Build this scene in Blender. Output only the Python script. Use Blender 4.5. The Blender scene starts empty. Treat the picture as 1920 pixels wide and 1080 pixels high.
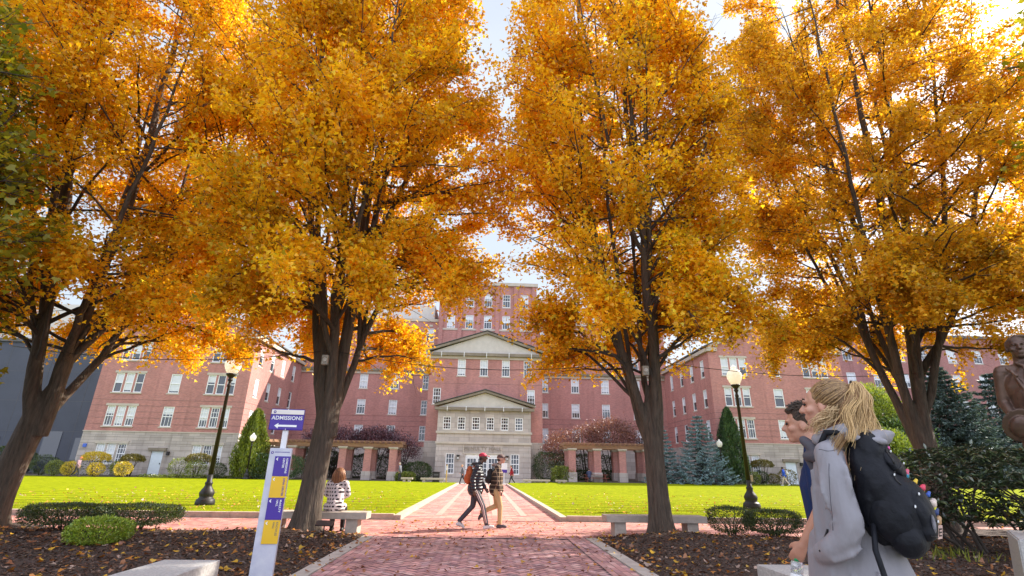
import bpy, bmesh, math, random
import numpy as np
from mathutils import Vector, Matrix, Euler, noise
random.seed(7); RNG = np.random.default_rng(11)
PI = math.pi; R_ = math.radians
SC = bpy.context.scene; COL = SC.collection
V = Vector

# ------------------------------------------------------------------ camera
EYE = V((0, 0, 1.38))
_P, _R, _W = R_(19.94), R_(0.95), R_(2.8)
_f = V((math.sin(_W)*math.cos(_P), math.cos(_W)*math.cos(_P), math.sin(_P)))
_r0 = V((math.cos(_W), -math.sin(_W), 0)); _u0 = _r0.cross(_f)
_r = _r0*math.cos(_R) + _u0*math.sin(_R); _u = -_r0*math.sin(_R) + _u0*math.cos(_R)
camd = bpy.data.cameras.new('camera'); cam = bpy.data.objects.new('camera', camd); COL.objects.link(cam)
m = Matrix((( _r.x, _u.x, -_f.x, EYE.x), (_r.y, _u.y, -_f.y, EYE.y), (_r.z, _u.z, -_f.z, EYE.z), (0, 0, 0, 1)))
cam.matrix_world = m
camd.sensor_width = 36; camd.lens = 940/1920*36; camd.clip_start = 0.05; camd.clip_end = 2000
SC.camera = cam

# ------------------------------------------------------------------ world, sun, exposure
SUN_EL, SUN_AZ = R_(37), R_(24)          # azimuth measured from +X towards +Y
sd = V((math.cos(SUN_EL)*math.cos(SUN_AZ), math.cos(SUN_EL)*math.sin(SUN_AZ), math.sin(SUN_EL)))
w = bpy.data.worlds.new('World'); SC.world = w; w.use_nodes = True
nt = w.node_tree; nt.nodes.clear()
out = nt.nodes.new('ShaderNodeOutputWorld'); bg = nt.nodes.new('ShaderNodeBackground')
sky = nt.nodes.new('ShaderNodeTexSky'); sky.sky_type = 'NISHITA'; sky.sun_disc = False
sky.sun_elevation = SUN_EL; sky.sun_rotation = PI/2 - SUN_AZ; sky.dust_density = 2.0; sky.air_density = 1.0
# thin high cloud over the blue
tc = nt.nodes.new('ShaderNodeTexCoord'); ns = nt.nodes.new('ShaderNodeTexNoise'); ns.inputs['Scale'].default_value = 2.2; ns.inputs['Detail'].default_value = 6
cr = nt.nodes.new('ShaderNodeMapRange'); cr.inputs[1].default_value = .3; cr.inputs[2].default_value = .7; cr.inputs[3].default_value = .5; cr.inputs[4].default_value = .95
mx = nt.nodes.new('ShaderNodeMixRGB')
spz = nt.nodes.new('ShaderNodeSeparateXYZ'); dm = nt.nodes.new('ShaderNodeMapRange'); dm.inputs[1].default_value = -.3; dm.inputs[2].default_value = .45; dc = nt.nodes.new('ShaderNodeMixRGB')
dc.inputs[1].default_value = (9.5, 10.2, 12.4, 1); dc.inputs[2].default_value = (4.4, 4.75, 5.25, 1)   # unseen sky behind camera brightened as added facade fill, thin veil in front
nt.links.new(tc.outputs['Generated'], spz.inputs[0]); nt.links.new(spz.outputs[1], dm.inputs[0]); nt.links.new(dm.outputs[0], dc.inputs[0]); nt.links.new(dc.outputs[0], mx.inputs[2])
nt.links.new(tc.outputs['Generated'], ns.inputs['Vector']); nt.links.new(ns.outputs['Fac'], cr.inputs[0])
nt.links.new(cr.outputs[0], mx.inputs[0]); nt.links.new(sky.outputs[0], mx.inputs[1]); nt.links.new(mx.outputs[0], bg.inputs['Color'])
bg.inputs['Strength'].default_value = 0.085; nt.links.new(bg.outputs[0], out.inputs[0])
sl = bpy.data.lights.new('sun', 'SUN'); sl.energy = 4.6; sl.angle = R_(0.5); sl.color = (1, .93, .82)
so = bpy.data.objects.new('sun', sl); COL.objects.link(so); so.rotation_euler = sd.to_track_quat('Z', 'Y').to_euler(); so.location = (30, 10, 40)
SC.view_settings.view_transform = 'Standard'; SC.view_settings.look = 'None'; SC.view_settings.gamma = 1
SC.view_settings.use_curve_mapping = False; SC.view_settings.exposure = 1.35

# ------------------------------------------------------------------ materials
def nodes(name):
    m = bpy.data.materials.new(name); m.use_nodes = True
    t = m.node_tree; t.nodes.clear()
    o = t.nodes.new('ShaderNodeOutputMaterial'); b = t.nodes.new('ShaderNodeBsdfPrincipled'); t.links.new(b.outputs[0], o.inputs[0])
    return m, t, b, o
def N(t, k, **kw):
    n = t.nodes.new(k)
    for a, v in kw.items():
        if a.startswith('i_'): n.inputs[a[2:]].default_value = v
        else: setattr(n, a, v)
    return n
def c4(c, k=1.0): return (c[0]*k, c[1]*k, c[2]*k, 1)
def pm(name, base, rough=.6, var=.15, scale=6, bump=0, bscale=40, metallic=0, c2=None, spec=.5, stretch=None, bdist=.02):
    m, t, b, o = nodes(name)
    tc = N(t, 'ShaderNodeTexCoord'); mp = N(t, 'ShaderNodeMapping')
    if stretch: mp.inputs['Scale'].default_value = stretch
    t.links.new(tc.outputs['Object'], mp.inputs['Vector'])
    n = N(t, 'ShaderNodeTexNoise', i_Scale=scale, i_Detail=5, i_Roughness=.65); t.links.new(mp.outputs[0], n.inputs['Vector'])
    mr = N(t, 'ShaderNodeMapRange'); mr.inputs[1].default_value = .3; mr.inputs[2].default_value = .7
    mx = N(t, 'ShaderNodeMixRGB'); mx.inputs[1].default_value = c4(base, 1-var); mx.inputs[2].default_value = c4(c2 or base, 1 if c2 else 1+var)
    t.links.new(n.outputs['Fac'], mr.inputs[0]); t.links.new(mr.outputs[0], mx.inputs[0]); t.links.new(mx.outputs[0], b.inputs['Base Color'])
    b.inputs['Roughness'].default_value = rough; b.inputs['Metallic'].default_value = metallic; b.inputs['Specular IOR Level'].default_value = spec
    if bump:
        n2 = N(t, 'ShaderNodeTexNoise', i_Scale=bscale, i_Detail=6); t.links.new(mp.outputs[0], n2.inputs['Vector'])
        bp = N(t, 'ShaderNodeBump', i_Strength=bump, i_Distance=bdist); t.links.new(n2.outputs['Fac'], bp.inputs['Height']); t.links.new(bp.outputs[0], b.inputs['Normal'])
    return m
def colmat(name, rough=.7, bump=0, bscale=60, spec=.3, stain=0):
    """colour comes from the mesh's own 'Col' attribute (each brick, each leaf its own)"""
    m, t, b, o = nodes(name)
    a = N(t, 'ShaderNodeVertexColor', layer_name='Col'); t.links.new(a.outputs[0], b.inputs['Base Color'])
    if stain:
        tc = N(t, 'ShaderNodeTexCoord'); n = N(t, 'ShaderNodeTexNoise', i_Scale=.8, i_Detail=6); t.links.new(tc.outputs['Object'], n.inputs['Vector'])
        mr = N(t, 'ShaderNodeMapRange'); mr.inputs[1].default_value = .3; mr.inputs[2].default_value = .7; mr.inputs[3].default_value = 1-stain; mr.inputs[4].default_value = 1+stain
        mu = N(t, 'ShaderNodeMixRGB', blend_type='MULTIPLY'); mu.inputs[0].default_value = 1
        t.links.new(n.outputs['Fac'], mr.inputs[0]); t.links.new(a.outputs[0], mu.inputs[1]); t.links.new(mr.outputs[0], mu.inputs[2]); t.links.new(mu.outputs[0], b.inputs['Base Color'])
    b.inputs['Roughness'].default_value = rough; b.inputs['Specular IOR Level'].default_value = spec
    if bump:
        tc = N(t, 'ShaderNodeTexCoord'); n2 = N(t, 'ShaderNodeTexNoise', i_Scale=bscale, i_Detail=4); t.links.new(tc.outputs['Object'], n2.inputs['Vector'])
        bp = N(t, 'ShaderNodeBump', i_Strength=bump, i_Distance=.01); t.links.new(n2.outputs['Fac'], bp.inputs['Height']); t.links.new(bp.outputs[0], b.inputs['Normal'])
    return m
def leafmat(name, trans=.5, tint=(1, .95, .6), gloss=.08):
    m, t, b, o = nodes(name); t.nodes.remove(b)
    a = N(t, 'ShaderNodeVertexColor', layer_name='Col')
    d = N(t, 'ShaderNodeBsdfDiffuse'); tr = N(t, 'ShaderNodeBsdfTranslucent'); g = N(t, 'ShaderNodeBsdfGlossy', i_Roughness=.42)
    mu = N(t, 'ShaderNodeMixRGB', blend_type='MULTIPLY'); mu.inputs[0].default_value = 1; mu.inputs[2].default_value = c4(tint)
    t.links.new(a.outputs[0], d.inputs[0]); t.links.new(a.outputs[0], mu.inputs[1]); t.links.new(mu.outputs[0], tr.inputs[0])
    x = N(t, 'ShaderNodeMixShader'); x.inputs[0].default_value = trans; t.links.new(d.outputs[0], x.inputs[1]); t.links.new(tr.outputs[0], x.inputs[2])
    y = N(t, 'ShaderNodeMixShader'); y.inputs[0].default_value = gloss; t.links.new(x.outputs[0], y.inputs[1]); t.links.new(g.outputs[0], y.inputs[2])
    t.links.new(y.outputs[0], o.inputs[0]); return m
def wallmat(name, brick=True, groove_z=0, base=(.43, .175, .15), joint=(.40, .27, .24)):
    """brick (or cut stone) laid in courses; u runs along the wall, v up"""
    m, t, b, o = nodes(name)
    tc = N(t, 'ShaderNodeTexCoord'); sp = N(t, 'ShaderNodeSeparateXYZ'); t.links.new(tc.outputs['Object'], sp.inputs[0])
    ad = N(t, 'ShaderNodeMath', operation='ADD'); t.links.new(sp.outputs[0], ad.inputs[0]); t.links.new(sp.outputs[1], ad.inputs[1])
    cb = N(t, 'ShaderNodeCombineXYZ'); t.links.new(ad.outputs[0], cb.inputs[0]); t.links.new(sp.outputs[2], cb.inputs[1])
    bt = N(t, 'ShaderNodeTexBrick', i_Scale=1.0); bt.inputs['Brick Width'].default_value = .23 if brick else 1.1; bt.inputs['Row Height'].default_value = .077 if brick else .52
    bt.inputs['Mortar Size'].default_value = .009 if brick else .014; bt.inputs['Mortar Smooth'].default_value = .2
    bt.inputs['Color1'].default_value = c4(base, .84); bt.inputs['Color2'].default_value = c4(base, 1.16); bt.inputs['Mortar'].default_value = c4(joint)
    t.links.new(cb.outputs[0], bt.inputs['Vector'])
    n = N(t, 'ShaderNodeTexNoise', i_Scale=.55, i_Detail=7, i_Roughness=.6); mp = N(t, 'ShaderNodeMapping'); mp.inputs['Scale'].default_value = (1, 1, .35)
    t.links.new(tc.outputs['Object'], mp.inputs[0]); t.links.new(mp.outputs[0], n.inputs['Vector'])
    mr = N(t, 'ShaderNodeMapRange'); mr.inputs[1].default_value = .3; mr.inputs[2].default_value = .72; mr.inputs[3].default_value = .84; mr.inputs[4].default_value = 1.14
    mu = N(t, 'ShaderNodeMixRGB', blend_type='MULTIPLY'); mu.inputs[0].default_value = 1
    t.links.new(n.outputs['Fac'], mr.inputs[0]); t.links.new(bt.outputs[0], mu.inputs[1]); t.links.new(mr.outputs[0], mu.inputs[2])
    last = mu.outputs[0]
    # vertical rain streaks below sills and cornices
    n3 = N(t, 'ShaderNodeTexNoise', i_Scale=1.0, i_Detail=4); mp3 = N(t, 'ShaderNodeMapping'); mp3.inputs['Scale'].default_value = (1.6, 1.6, .09)
    t.links.new(tc.outputs['Object'], mp3.inputs[0]); t.links.new(mp3.outputs[0], n3.inputs['Vector'])
    m3 = N(t, 'ShaderNodeMapRange'); m3.inputs[1].default_value = .56; m3.inputs[2].default_value = .75; m3.inputs[3].default_value = 1; m3.inputs[4].default_value = .78
    mu3 = N(t, 'ShaderNodeMixRGB', blend_type='MULTIPLY'); mu3.inputs[0].default_value = 1
    t.links.new(n3.outputs['Fac'], m3.inputs[0]); t.links.new(last, mu3.inputs[1]); t.links.new(m3.outputs[0], mu3.inputs[2]); last = mu3.outputs[0]
    t.links.new(last, b.inputs['Base Color']); b.inputs['Roughness'].default_value = .85; b.inputs['Specular IOR Level'].default_value = .25
    bp = N(t, 'ShaderNodeBump', i_Strength=.4, i_Distance=.01); t.links.new(bt.outputs['Fac'], bp.inputs['Height']); bp.invert = True; t.links.new(bp.outputs[0], b.inputs['Normal'])
    return m
M = {}
M['brick'] = wallmat('red_brick'); M['stone'] = wallmat('cut_stone', False, base=(.42, .365, .325), joint=(.26, .22, .20))
M['brick_far'] = wallmat('red_brick_far', base=(.33, .13, .12))
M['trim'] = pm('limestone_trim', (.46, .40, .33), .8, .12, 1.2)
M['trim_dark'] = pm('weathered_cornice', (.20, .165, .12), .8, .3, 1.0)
M['pediment'] = pm('pediment_panel', (.5, .46, .41), .8, .1, 1.5)
M['white'] = pm('white_paint', (.78, .78, .77), .5, .05, 3)
M['blind'] = pm('window_blind', (.6, .62, .65), .7, .1, 2)
M['door'] = pm('pale_blue_door_paint', (.62, .68, .72), .5, .05, 3)
M['roof'] = pm('roof_slate', (.10, .095, .09), .7, .25, 1.5)
m, t, b, o = nodes('window_glass'); b.inputs['Base Color'].default_value = (.03, .035, .045, 1); b.inputs['Roughness'].default_value = .06; b.inputs['Specular IOR Level'].default_value = .9; M['glass'] = m
M['modern'] = pm('grey_metal_panel', (.055, .060, .078), .55, .12, .4, spec=.4)
M['cream'] = pm('cream_panel', (.6, .56, .5), .7, .06, 1)
M['black'] = pm('black_painted_iron', (.018, .015, .014), .5, .3, 12, spec=.35)
M['band'] = pm('pale_inlay', (.47, .26, .21), .85, .2, 5)
m, t, b, o = nodes('lamp_globe_glass'); b.inputs['Base Color'].default_value = (.9, .88, .84, 1); b.inputs['Roughness'].default_value = .25
tl = N(t, 'ShaderNodeBsdfTranslucent'); tl.inputs[0].default_value = (.97, .93, .86, 1); xs_ = N(t, 'ShaderNodeMixShader'); xs_.inputs[0].default_value = .6; t.links.new(b.outputs[0], xs_.inputs[1]); t.links.new(tl.outputs[0], xs_.inputs[2]); t.links.new(xs_.outputs[0], o.inputs[0]); M['globe'] = m
M['granite'] = pm('granite', (.40, .38, .36), .75, .28, 45, bump=.3, bscale=120, bdist=.004)
M['bench_stone'] = pm('cast_stone', (.40, .33, .27), .8, .15, 9, bump=.35, bscale=60, bdist=.006)
M['kerb'] = pm('kerb_concrete', (.42, .33, .26), .85, .2, 5, bump=.3, bscale=50)
M['concrete'] = pm('flush_concrete', (.45, .39, .34), .85, .18, 5, bump=.3, bscale=60)
M['wood'] = pm('pergola_timber', (.28, .15, .085), .75, .3, 2, stretch=(.4, 3, 3))
M['bark'] = pm('maple_bark', (.078, .055, .038), .9, .5, 5, bump=1.0, bscale=7, stretch=(4.2, 4.2, .55), bdist=.05)
M['twig'] = pm('branch_bark', (.055, .040, .030), .85, .35, 6, bump=.5, bscale=12, stretch=(3, 3, .8), bdist=.02)
M['maple'] = leafmat('maple_leaves', .56, (1.28, 1.10, .45), .025)
M['green_leaf'] = leafmat('green_leaves', .35, (1.1, 1.1, .4), .08)
M['shrub'] = leafmat('shrub_leaves', .25, (1.2, 1.2, .4), .07)
M['waxy'] = leafmat('waxy_leaves', .12, (1, 1.1, .4), .2)
M['needle'] = leafmat('needles', .15, (1, 1, .6), .04)
M['litter'] = leafmat('fallen_leaf', .2, (1.2, 1, .5), .05)
M['grassblade'] = leafmat('grass_blades', .4, (1.1, 1.05, .3), .02)
M['paver'] = colmat('brick_pavers', .82, .4, 50, stain=.18)
M['mortar'] = pm('paver_joint_sand', (.06, .042, .045), .95, .3, 10)
M['mulch'] = pm('bark_mulch', (.035, .022, .016), .95, .5, 28, bump=1, bscale=70, c2=(.12, .07, .05), bdist=.03)
M['soil'] = pm('planting_soil', (.06, .045, .03), .95, .4, 10)
m = pm('lawn_grass', (.16, .20, .004), .95, .3, 3.5, bump=.6, bscale=90, c2=(.28, .30, .005), spec=.03); M['lawn'] = m
# mowing bands across the lawn
t = m.node_tree; b = [n for n in t.nodes if n.type == 'BSDF_PRINCIPLED'][0]; src = b.inputs['Base Color'].links[0].from_socket
tc = N(t, 'ShaderNodeTexCoord'); sp = N(t, 'ShaderNodeSeparateXYZ'); t.links.new(tc.outputs['Object'], sp.inputs[0])
mm = N(t, 'ShaderNodeMath', operation='MULTIPLY'); mm.inputs[1].default_value = 4.6; sn = N(t, 'ShaderNodeMath', operation='SINE'); t.links.new(sp.outputs[1], mm.inputs[0]); t.links.new(mm.outputs[0], sn.inputs[0])
mr = N(t, 'ShaderNodeMapRange'); mr.inputs[1].default_value = -.5; mr.inputs[2].default_value = .5; mr.inputs[3].default_value = .84; mr.inputs[4].default_value = 1.14; t.links.new(sn.outputs[0], mr.inputs[0])
mu = N(t, 'ShaderNodeMixRGB', blend_type='MULTIPLY'); mu.inputs[0].default_value = 1; t.links.new(src, mu.inputs[1]); t.links.new(mr.outputs[0], mu.inputs[2]); t.links.new(mu.outputs[0], b.inputs['Base Color'])
M['far_ground'] = pm('far_ground', (.09, .11, .03), .95, .3, .5)
M['asphalt'] = pm('asphalt', (.05, .05, .052), .9, .2, 2)

# ------------------------------------------------------------------ objects, names
def tag(o, label=None, cat=None, group=None, kind=None):
    if label: o['label'] = label
    if cat: o['category'] = cat
    if group: o['group'] = group
    if kind: o['kind'] = kind
    return o
def empty(name, loc=(0, 0, 0), rz=0, label=None, cat=None, group=None):
    o = bpy.data.objects.new(name, None); COL.objects.link(o); o.location = loc; o.rotation_euler = (0, 0, rz); o.empty_display_size = .3
    return tag(o, label, cat, group)
def copy_tree(o, parent=None):
    c = o.copy(); COL.objects.link(c)
    if parent is not None: c.parent = parent
    for ch in list(o.children): copy_tree(ch, c)
    return c
def link(name, me, mat=None, parent=None, loc=None):
    if mat is not None and not me.materials:
        for k in (mat if isinstance(mat, (list, tuple)) else [mat]): me.materials.append(k)
    o = bpy.data.objects.new(name, me); COL.objects.link(o)
    if parent is not None: o.parent = parent
    if loc is not None: o.location = loc
    return o
class MB:
    def __init__(s): s.bm = bmesh.new()
    def box(s, x0, x1, y0, y1, z0, z1, bev=0, mi=0):
        vs = [s.bm.verts.new(p) for p in ((x0,y0,z0),(x1,y0,z0),(x1,y1,z0),(x0,y1,z0),(x0,y0,z1),(x1,y0,z1),(x1,y1,z1),(x0,y1,z1))]
        fs = [s.bm.faces.new([vs[i] for i in q]) for q in ((0,3,2,1),(4,5,6,7),(0,1,5,4),(1,2,6,5),(2,3,7,6),(3,0,4,7))]
        for f in fs: f.material_index = mi
        if bev:
            es = list({e for f in fs for e in f.edges}); bmesh.ops.bevel(s.bm, geom=es, offset=bev, segments=2, affect='EDGES', profile=.6)
        return s
    def quad(s, *ps, mi=0):
        f = s.bm.faces.new([s.bm.verts.new(p) for p in ps]); f.material_index = mi; return s
    def prism(s, pts, axis, a0, a1, mi=0):
        """extrude a polygon; axis 'y': pts are (x,z); 'x': (y,z); 'z': (x,y)"""
        def P(p, a): return {'y': (p[0], a, p[1]), 'x': (a, p[0], p[1]), 'z': (p[0], p[1], a)}[axis]
        A = [s.bm.verts.new(P(p, a0)) for p in pts]; B = [s.bm.verts.new(P(p, a1)) for p in pts]; n = len(pts)
        fs = [s.bm.faces.new(A), s.bm.faces.new(B[::-1])] + [s.bm.faces.new((A[i], B[i], B[(i+1) % n], A[(i+1) % n])) for i in range(n)]
        for f in fs: f.material_index = mi
        bmesh.ops.recalc_face_normals(s.bm, faces=fs); return s
    def tube(s, pts, rad, n=8, cap=True, mi=0, jit=0):
        pts = [V(p) for p in pts]; rad = rad if isinstance(rad, (list, tuple)) else [rad]*len(pts)
        rings = []; up = V((0, 0, 1)); prev = None
        for i, p in enumerate(pts):
            d = (pts[min(i+1, len(pts)-1)] - pts[max(i-1, 0)]).normalized()
            a = prev if prev is not None else (V((1, 0, 0)) if abs(d.x) < .9 else V((0, 1, 0)))
            a = (a - d*a.dot(d)).normalized(); b = d.cross(a); prev = a
            rings.append([s.bm.verts.new(p + (a*math.cos(k*2*PI/n) + b*math.sin(k*2*PI/n))*rad[i]*(1+(random.uniform(-jit, jit) if jit else 0))) for k in range(n)])
        for r0, r1 in zip(rings, rings[1:]):
            for k in range(n):
                f = s.bm.faces.new((r0[k], r0[(k+1) % n], r1[(k+1) % n], r1[k])); f.smooth = True; f.material_index = mi
        if cap:
            for r in (rings[0][::-1], rings[-1]): f = s.bm.faces.new(r); f.material_index = mi
        return s
    def lathe(s, prof, n=24, c=(0, 0, 0), mi=0, smooth=True):
        rings = [[s.bm.verts.new((c[0]+r*math.cos(k*2*PI/n), c[1]+r*math.sin(k*2*PI/n), c[2]+z)) for k in range(n)] for r, z in prof]
        for r0, r1 in zip(rings, rings[1:]):
            for k in range(n):
                f = s.bm.faces.new((r0[k], r0[(k+1) % n], r1[(k+1) % n], r1[k])); f.smooth = smooth; f.material_index = mi
        f = s.bm.faces.new(rings[0][::-1]); f.material_index = mi
        f = s.bm.faces.new(rings[-1]); f.material_index = mi
        return s
    def build(s, name, mat, parent=None, loc=None):
        me = bpy.data.meshes.new(name); s.bm.to_mesh(me); s.bm.free(); return link(name, me, mat, parent, loc)
def npmesh(name, verts, loops, starts, totals, cols=None, smooth=False):
    """fast mesh from numpy arrays; cols: one colour per vertex"""
    me = bpy.data.meshes.new(name); nv = len(verts); me.vertices.add(nv); me.vertices.foreach_set('co', np.ascontiguousarray(verts, np.float32).ravel())
    me.loops.add(len(loops)); me.loops.foreach_set('vertex_index', np.ascontiguousarray(loops, np.int32))
    me.polygons.add(len(starts)); me.polygons.foreach_set('loop_start', np.ascontiguousarray(starts, np.int32))
    if cols is not None:
        ca = me.color_attributes.new('Col', 'FLOAT_COLOR', 'POINT'); cc = np.ones((nv, 4), np.float32); cc[:, :3] = cols; ca.data.foreach_set('color', cc.ravel())
    me.update(calc_edges=True); me.validate(); return me
def unit(a): return a/np.maximum(np.linalg.norm(a, axis=1, keepdims=True), 1e-9)
LEAF = {  # outline templates (x across, y along, z fold), faces
 'maple': (np.array([[0,0,0],[-.52,.30,.10],[-.17,.52,.0],[0,1,-.12],[.17,.52,.0],[.52,.30,.10],[-.34,-.02,.06],[.34,-.02,.06]], float), [(0,6,1),(0,1,2),(0,2,3,4),(0,4,5),(0,5,7)]),
 'oval': (np.array([[0,0,0],[-.24,.45,.06],[0,1,0],[.24,.45,.06]], float), [(0,1,2),(0,2,3)]),
 'lance': (np.array([[0,0,0],[-.14,.5,.05],[0,1,-.1],[.14,.5,.05]], float), [(0,1,2),(0,2,3)]),
 'blade': (np.array([[-.5,0,0],[.5,0,0],[0,1,0]], float), [(0,1,2)]),
}
def leaves(name, P, D, Nn, size, cols, kind='maple', width=1.0):
    """P base points, D growth directions, Nn normals, per leaf size and colour -> one mesh of real leaves"""
    T, F = LEAF[kind]; n = len(P); k = len(T)
    D = unit(D); X = unit(np.cross(D, Nn)); Z = np.cross(X, D)
    size = np.broadcast_to(np.asarray(size, float), (n,))[:, None, None]
    vs = P[:, None, :] + size*(X[:, None, :]*(T[None, :, 0:1]*width) + D[:, None, :]*T[None, :, 1:2] + Z[:, None, :]*T[None, :, 2:3])
    flat = np.concatenate([np.array(f) for f in F]); tl = len(flat)
    loops = (np.arange(n)[:, None]*k + flat[None, :]).ravel()
    st = np.cumsum([0]+[len(f) for f in F])[:-1]; starts = (np.arange(n)[:, None]*tl + st[None, :]).ravel()
    return npmesh(name, vs.reshape(-1, 3), loops, starts, None, np.repeat(cols, k, axis=0))
def pick(n, pal, wts, rng=RNG, jit=.12):
    pal = np.array(pal); wts = np.array(wts, float); i = rng.choice(len(pal), n, p=wts/wts.sum()); c = pal[i]*(1+rng.normal(0, jit, (n, 1)))
    return np.clip(c, .002, 1)
def joined(name, parts):
    pass
def text_mesh(body, size, mat, parent, name='lettering', bold=.0, extrude=.002, align='CENTER', M4=None, font_shear=0, spacing=1.0):
    cu = bpy.data.curves.new(name, 'FONT'); cu.body = body; cu.size = size; cu.align_x = align; cu.align_y = 'CENTER'; cu.extrude = extrude; cu.offset = bold; cu.shear = font_shear; cu.space_character = spacing; cu.resolution_u = 3
    o = bpy.data.objects.new(name, cu); COL.objects.link(o); dg = bpy.context.evaluated_depsgraph_get()
    me = bpy.data.meshes.new_from_object(o.evaluated_get(dg)); COL.objects.unlink(o); bpy.data.objects.remove(o)
    if M4 is not None: me.transform(M4)
    me.name = name; me.materials.clear()
    return link(name, me, mat, parent)
# ------------------------------------------------------------------ ground
def sheet(name, x0, x1, y0, y1, zf, mat, nx=1, ny=1, kind='structure', noise_=None):
    xs = np.linspace(x0, x1, nx+1); ys = np.linspace(y0, y1, ny+1); X, Y = np.meshgrid(xs, ys); Z = np.vectorize(zf)(X, Y) if callable(zf) else np.full(X.shape, zf)
    vs = np.stack([X, Y, Z], -1).reshape(-1, 3); i = np.arange(ny)[:, None]*(nx+1)+np.arange(nx)[None, :]
    q = np.stack([i, i+1, i+nx+2, i+nx+1], -1).reshape(-1); me = npmesh(name, vs, q, np.arange(0, len(q), 4), None)
    for p in me.polygons: p.use_smooth = True
    o = link(name, me, mat); tag(o, kind=kind); return o
sheet('ground', -400, 400, -60, 900, -.03, M['far_ground'], 8, 8)
LZL = lambda x, y: .12 + .0 * x
def lawn_z(x, y):
    k = max(0, (y-30)/24); return .12 + (.22 if x > 0 else .06)*min(1, k)*min(1, abs(x)/10)
sheet('lawn', -62, -2.47, 15.87, 53, lawn_z, M['lawn'], 24, 24)
sheet('lawn', 2.47, 62, 15.87, 53, lawn_z, M['lawn'], 24, 24)
def bed_z(x, y): return (.25 if x < 0 else .42) + .05*math.sin(x*.7)
sheet('planting_bed', -62, -7.0, 53, 72, lambda x, y: .17 + min(.12, (y-53)*.1)*min(1, abs(x+7)/6), M['soil'], 30, 6)
sheet('planting_bed', 7.0, 80, 53, 90, lambda x, y: .30+ min(.2, (y-53)*.12)*min(1, abs(x-7)/6), M['soil'], 30, 6)
sheet('pavement', -6.9, 6.9, 52.4, 72, .03, M['concrete'])
sheet('road', -75, -44, 57, 66, .32, M['asphalt'])
# --- brick paving laid one paver at a time (colour varies brick by brick)
def bricks_mesh(name, quads, cols, z):
    q = np.array(quads); n = len(q); vs = np.concatenate([q.reshape(-1, 2), np.full((n*4, 1), 0.)], 1)
    tilt = np.repeat(RNG.normal(0, .0012, (n, 1)), 4, 0); vs[:, 2:3] = z + tilt + RNG.normal(0, .0007, (n*4, 1))
    return npmesh(name, vs, np.arange(n*4), np.arange(0, n*4, 4), None, np.repeat(cols, 4, 0))
PAL_B = [(.46,.20,.16),(.40,.16,.135),(.52,.25,.20),(.33,.13,.125),(.45,.22,.20)]
def rect(cx, cy, l, w, a):
    c, s = math.cos(a), math.sin(a); hl, hw = l/2, w/2
    return [(cx+c*x-s*y, cy+s*x+c*y) for x, y in ((-hl,-hw),(hl,-hw),(hl,hw),(-hl,hw))]
def running(x0, x1, y0, y1, L=.2, W=.1, g=.006, along='x', skip=None):
    qs = []
    if along == 'x':
        for j in range(int((y1-y0)/W)):
            off = (j % 2)*L/2
            for i in range(-1, int((x1-x0)/L)+1):
                a = max(x0, x0+i*L+off); b = min(x1, x0+(i+1)*L+off)
                if b-a > .03: qs.append([(a+g/2, y0+j*W+g/2), (b-g/2, y0+j*W+g/2), (b-g/2, y0+(j+1)*W-g/2), (a+g/2, y0+(j+1)*W-g/2)])
    else:
        for q in running(y0, y1, x0, x1, L, W, g): qs.append([(p[1], p[0]) for p in q][::-1])
    return qs
BR = 2.28    # half width of the brick walk between its kerbs
# foreground walk: herringbone field between running border courses
hq = []; Lb, Wb = .205, .1025; a45 = PI/4
for a in range(-70, 71):
    for b in range(-70, 71):
        k4 = (a-b) % 4
        if k4 == 0: cx, cy, an = (a+1)*Wb, (b+.5)*Wb, 0
        elif k4 == 3: cx, cy, an = (a+.5)*Wb, (b+1)*Wb, PI/2
        else: continue
        X, Y = cx*math.cos(a45)-cy*math.sin(a45), cx*math.sin(a45)+cy*math.cos(a45); Yw = Y+6.9
        if abs(X) < BR-.36 and 2.0 < Yw < 11.75: hq.append(rect(X, Yw, Lb-.014, Wb-.014, an+a45))
nh = len(hq)
for sgn in (-1, 1):
    x0, x1 = (BR-.415, BR-.01) if sgn > 0 else (-BR+.01, -BR+.415)
    hq += running(x0, x1, 2.0, 12.0, along='y')
hq += running(-BR+.42, BR-.42, 11.85, 12.05, along='x')
zz = np.concatenate([np.full((nh*4, 1), .002), np.full(((len(hq)-nh)*4, 1), .008)])
PAL_F = [(.56,.30,.27),(.50,.25,.23),(.62,.37,.33),(.42,.22,.22),(.54,.33,.32)]
me = bricks_mesh('brick_walk', hq, pick(len(hq), PAL_F, [4,4,2,3,2], jit=.12), zz); tag(link('brick_walk', me, M['paver']), kind='structure')
sheet('paver_bedding', -BR, BR, 1.0, 12.0, -.002, M['mortar'])
cq = running(-26, 26, 12.05, 15.72, along='x')
me = bricks_mesh('cross_walk', cq, pick(len(cq), PAL_B, [4,3,4,2,3], jit=.09)*1.06, .004); tag(link('cross_walk', me, M['paver']), kind='structure')
sheet('paver_bedding', -26, 26, 12.0, 15.74, -.002, M['mortar'])
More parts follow.
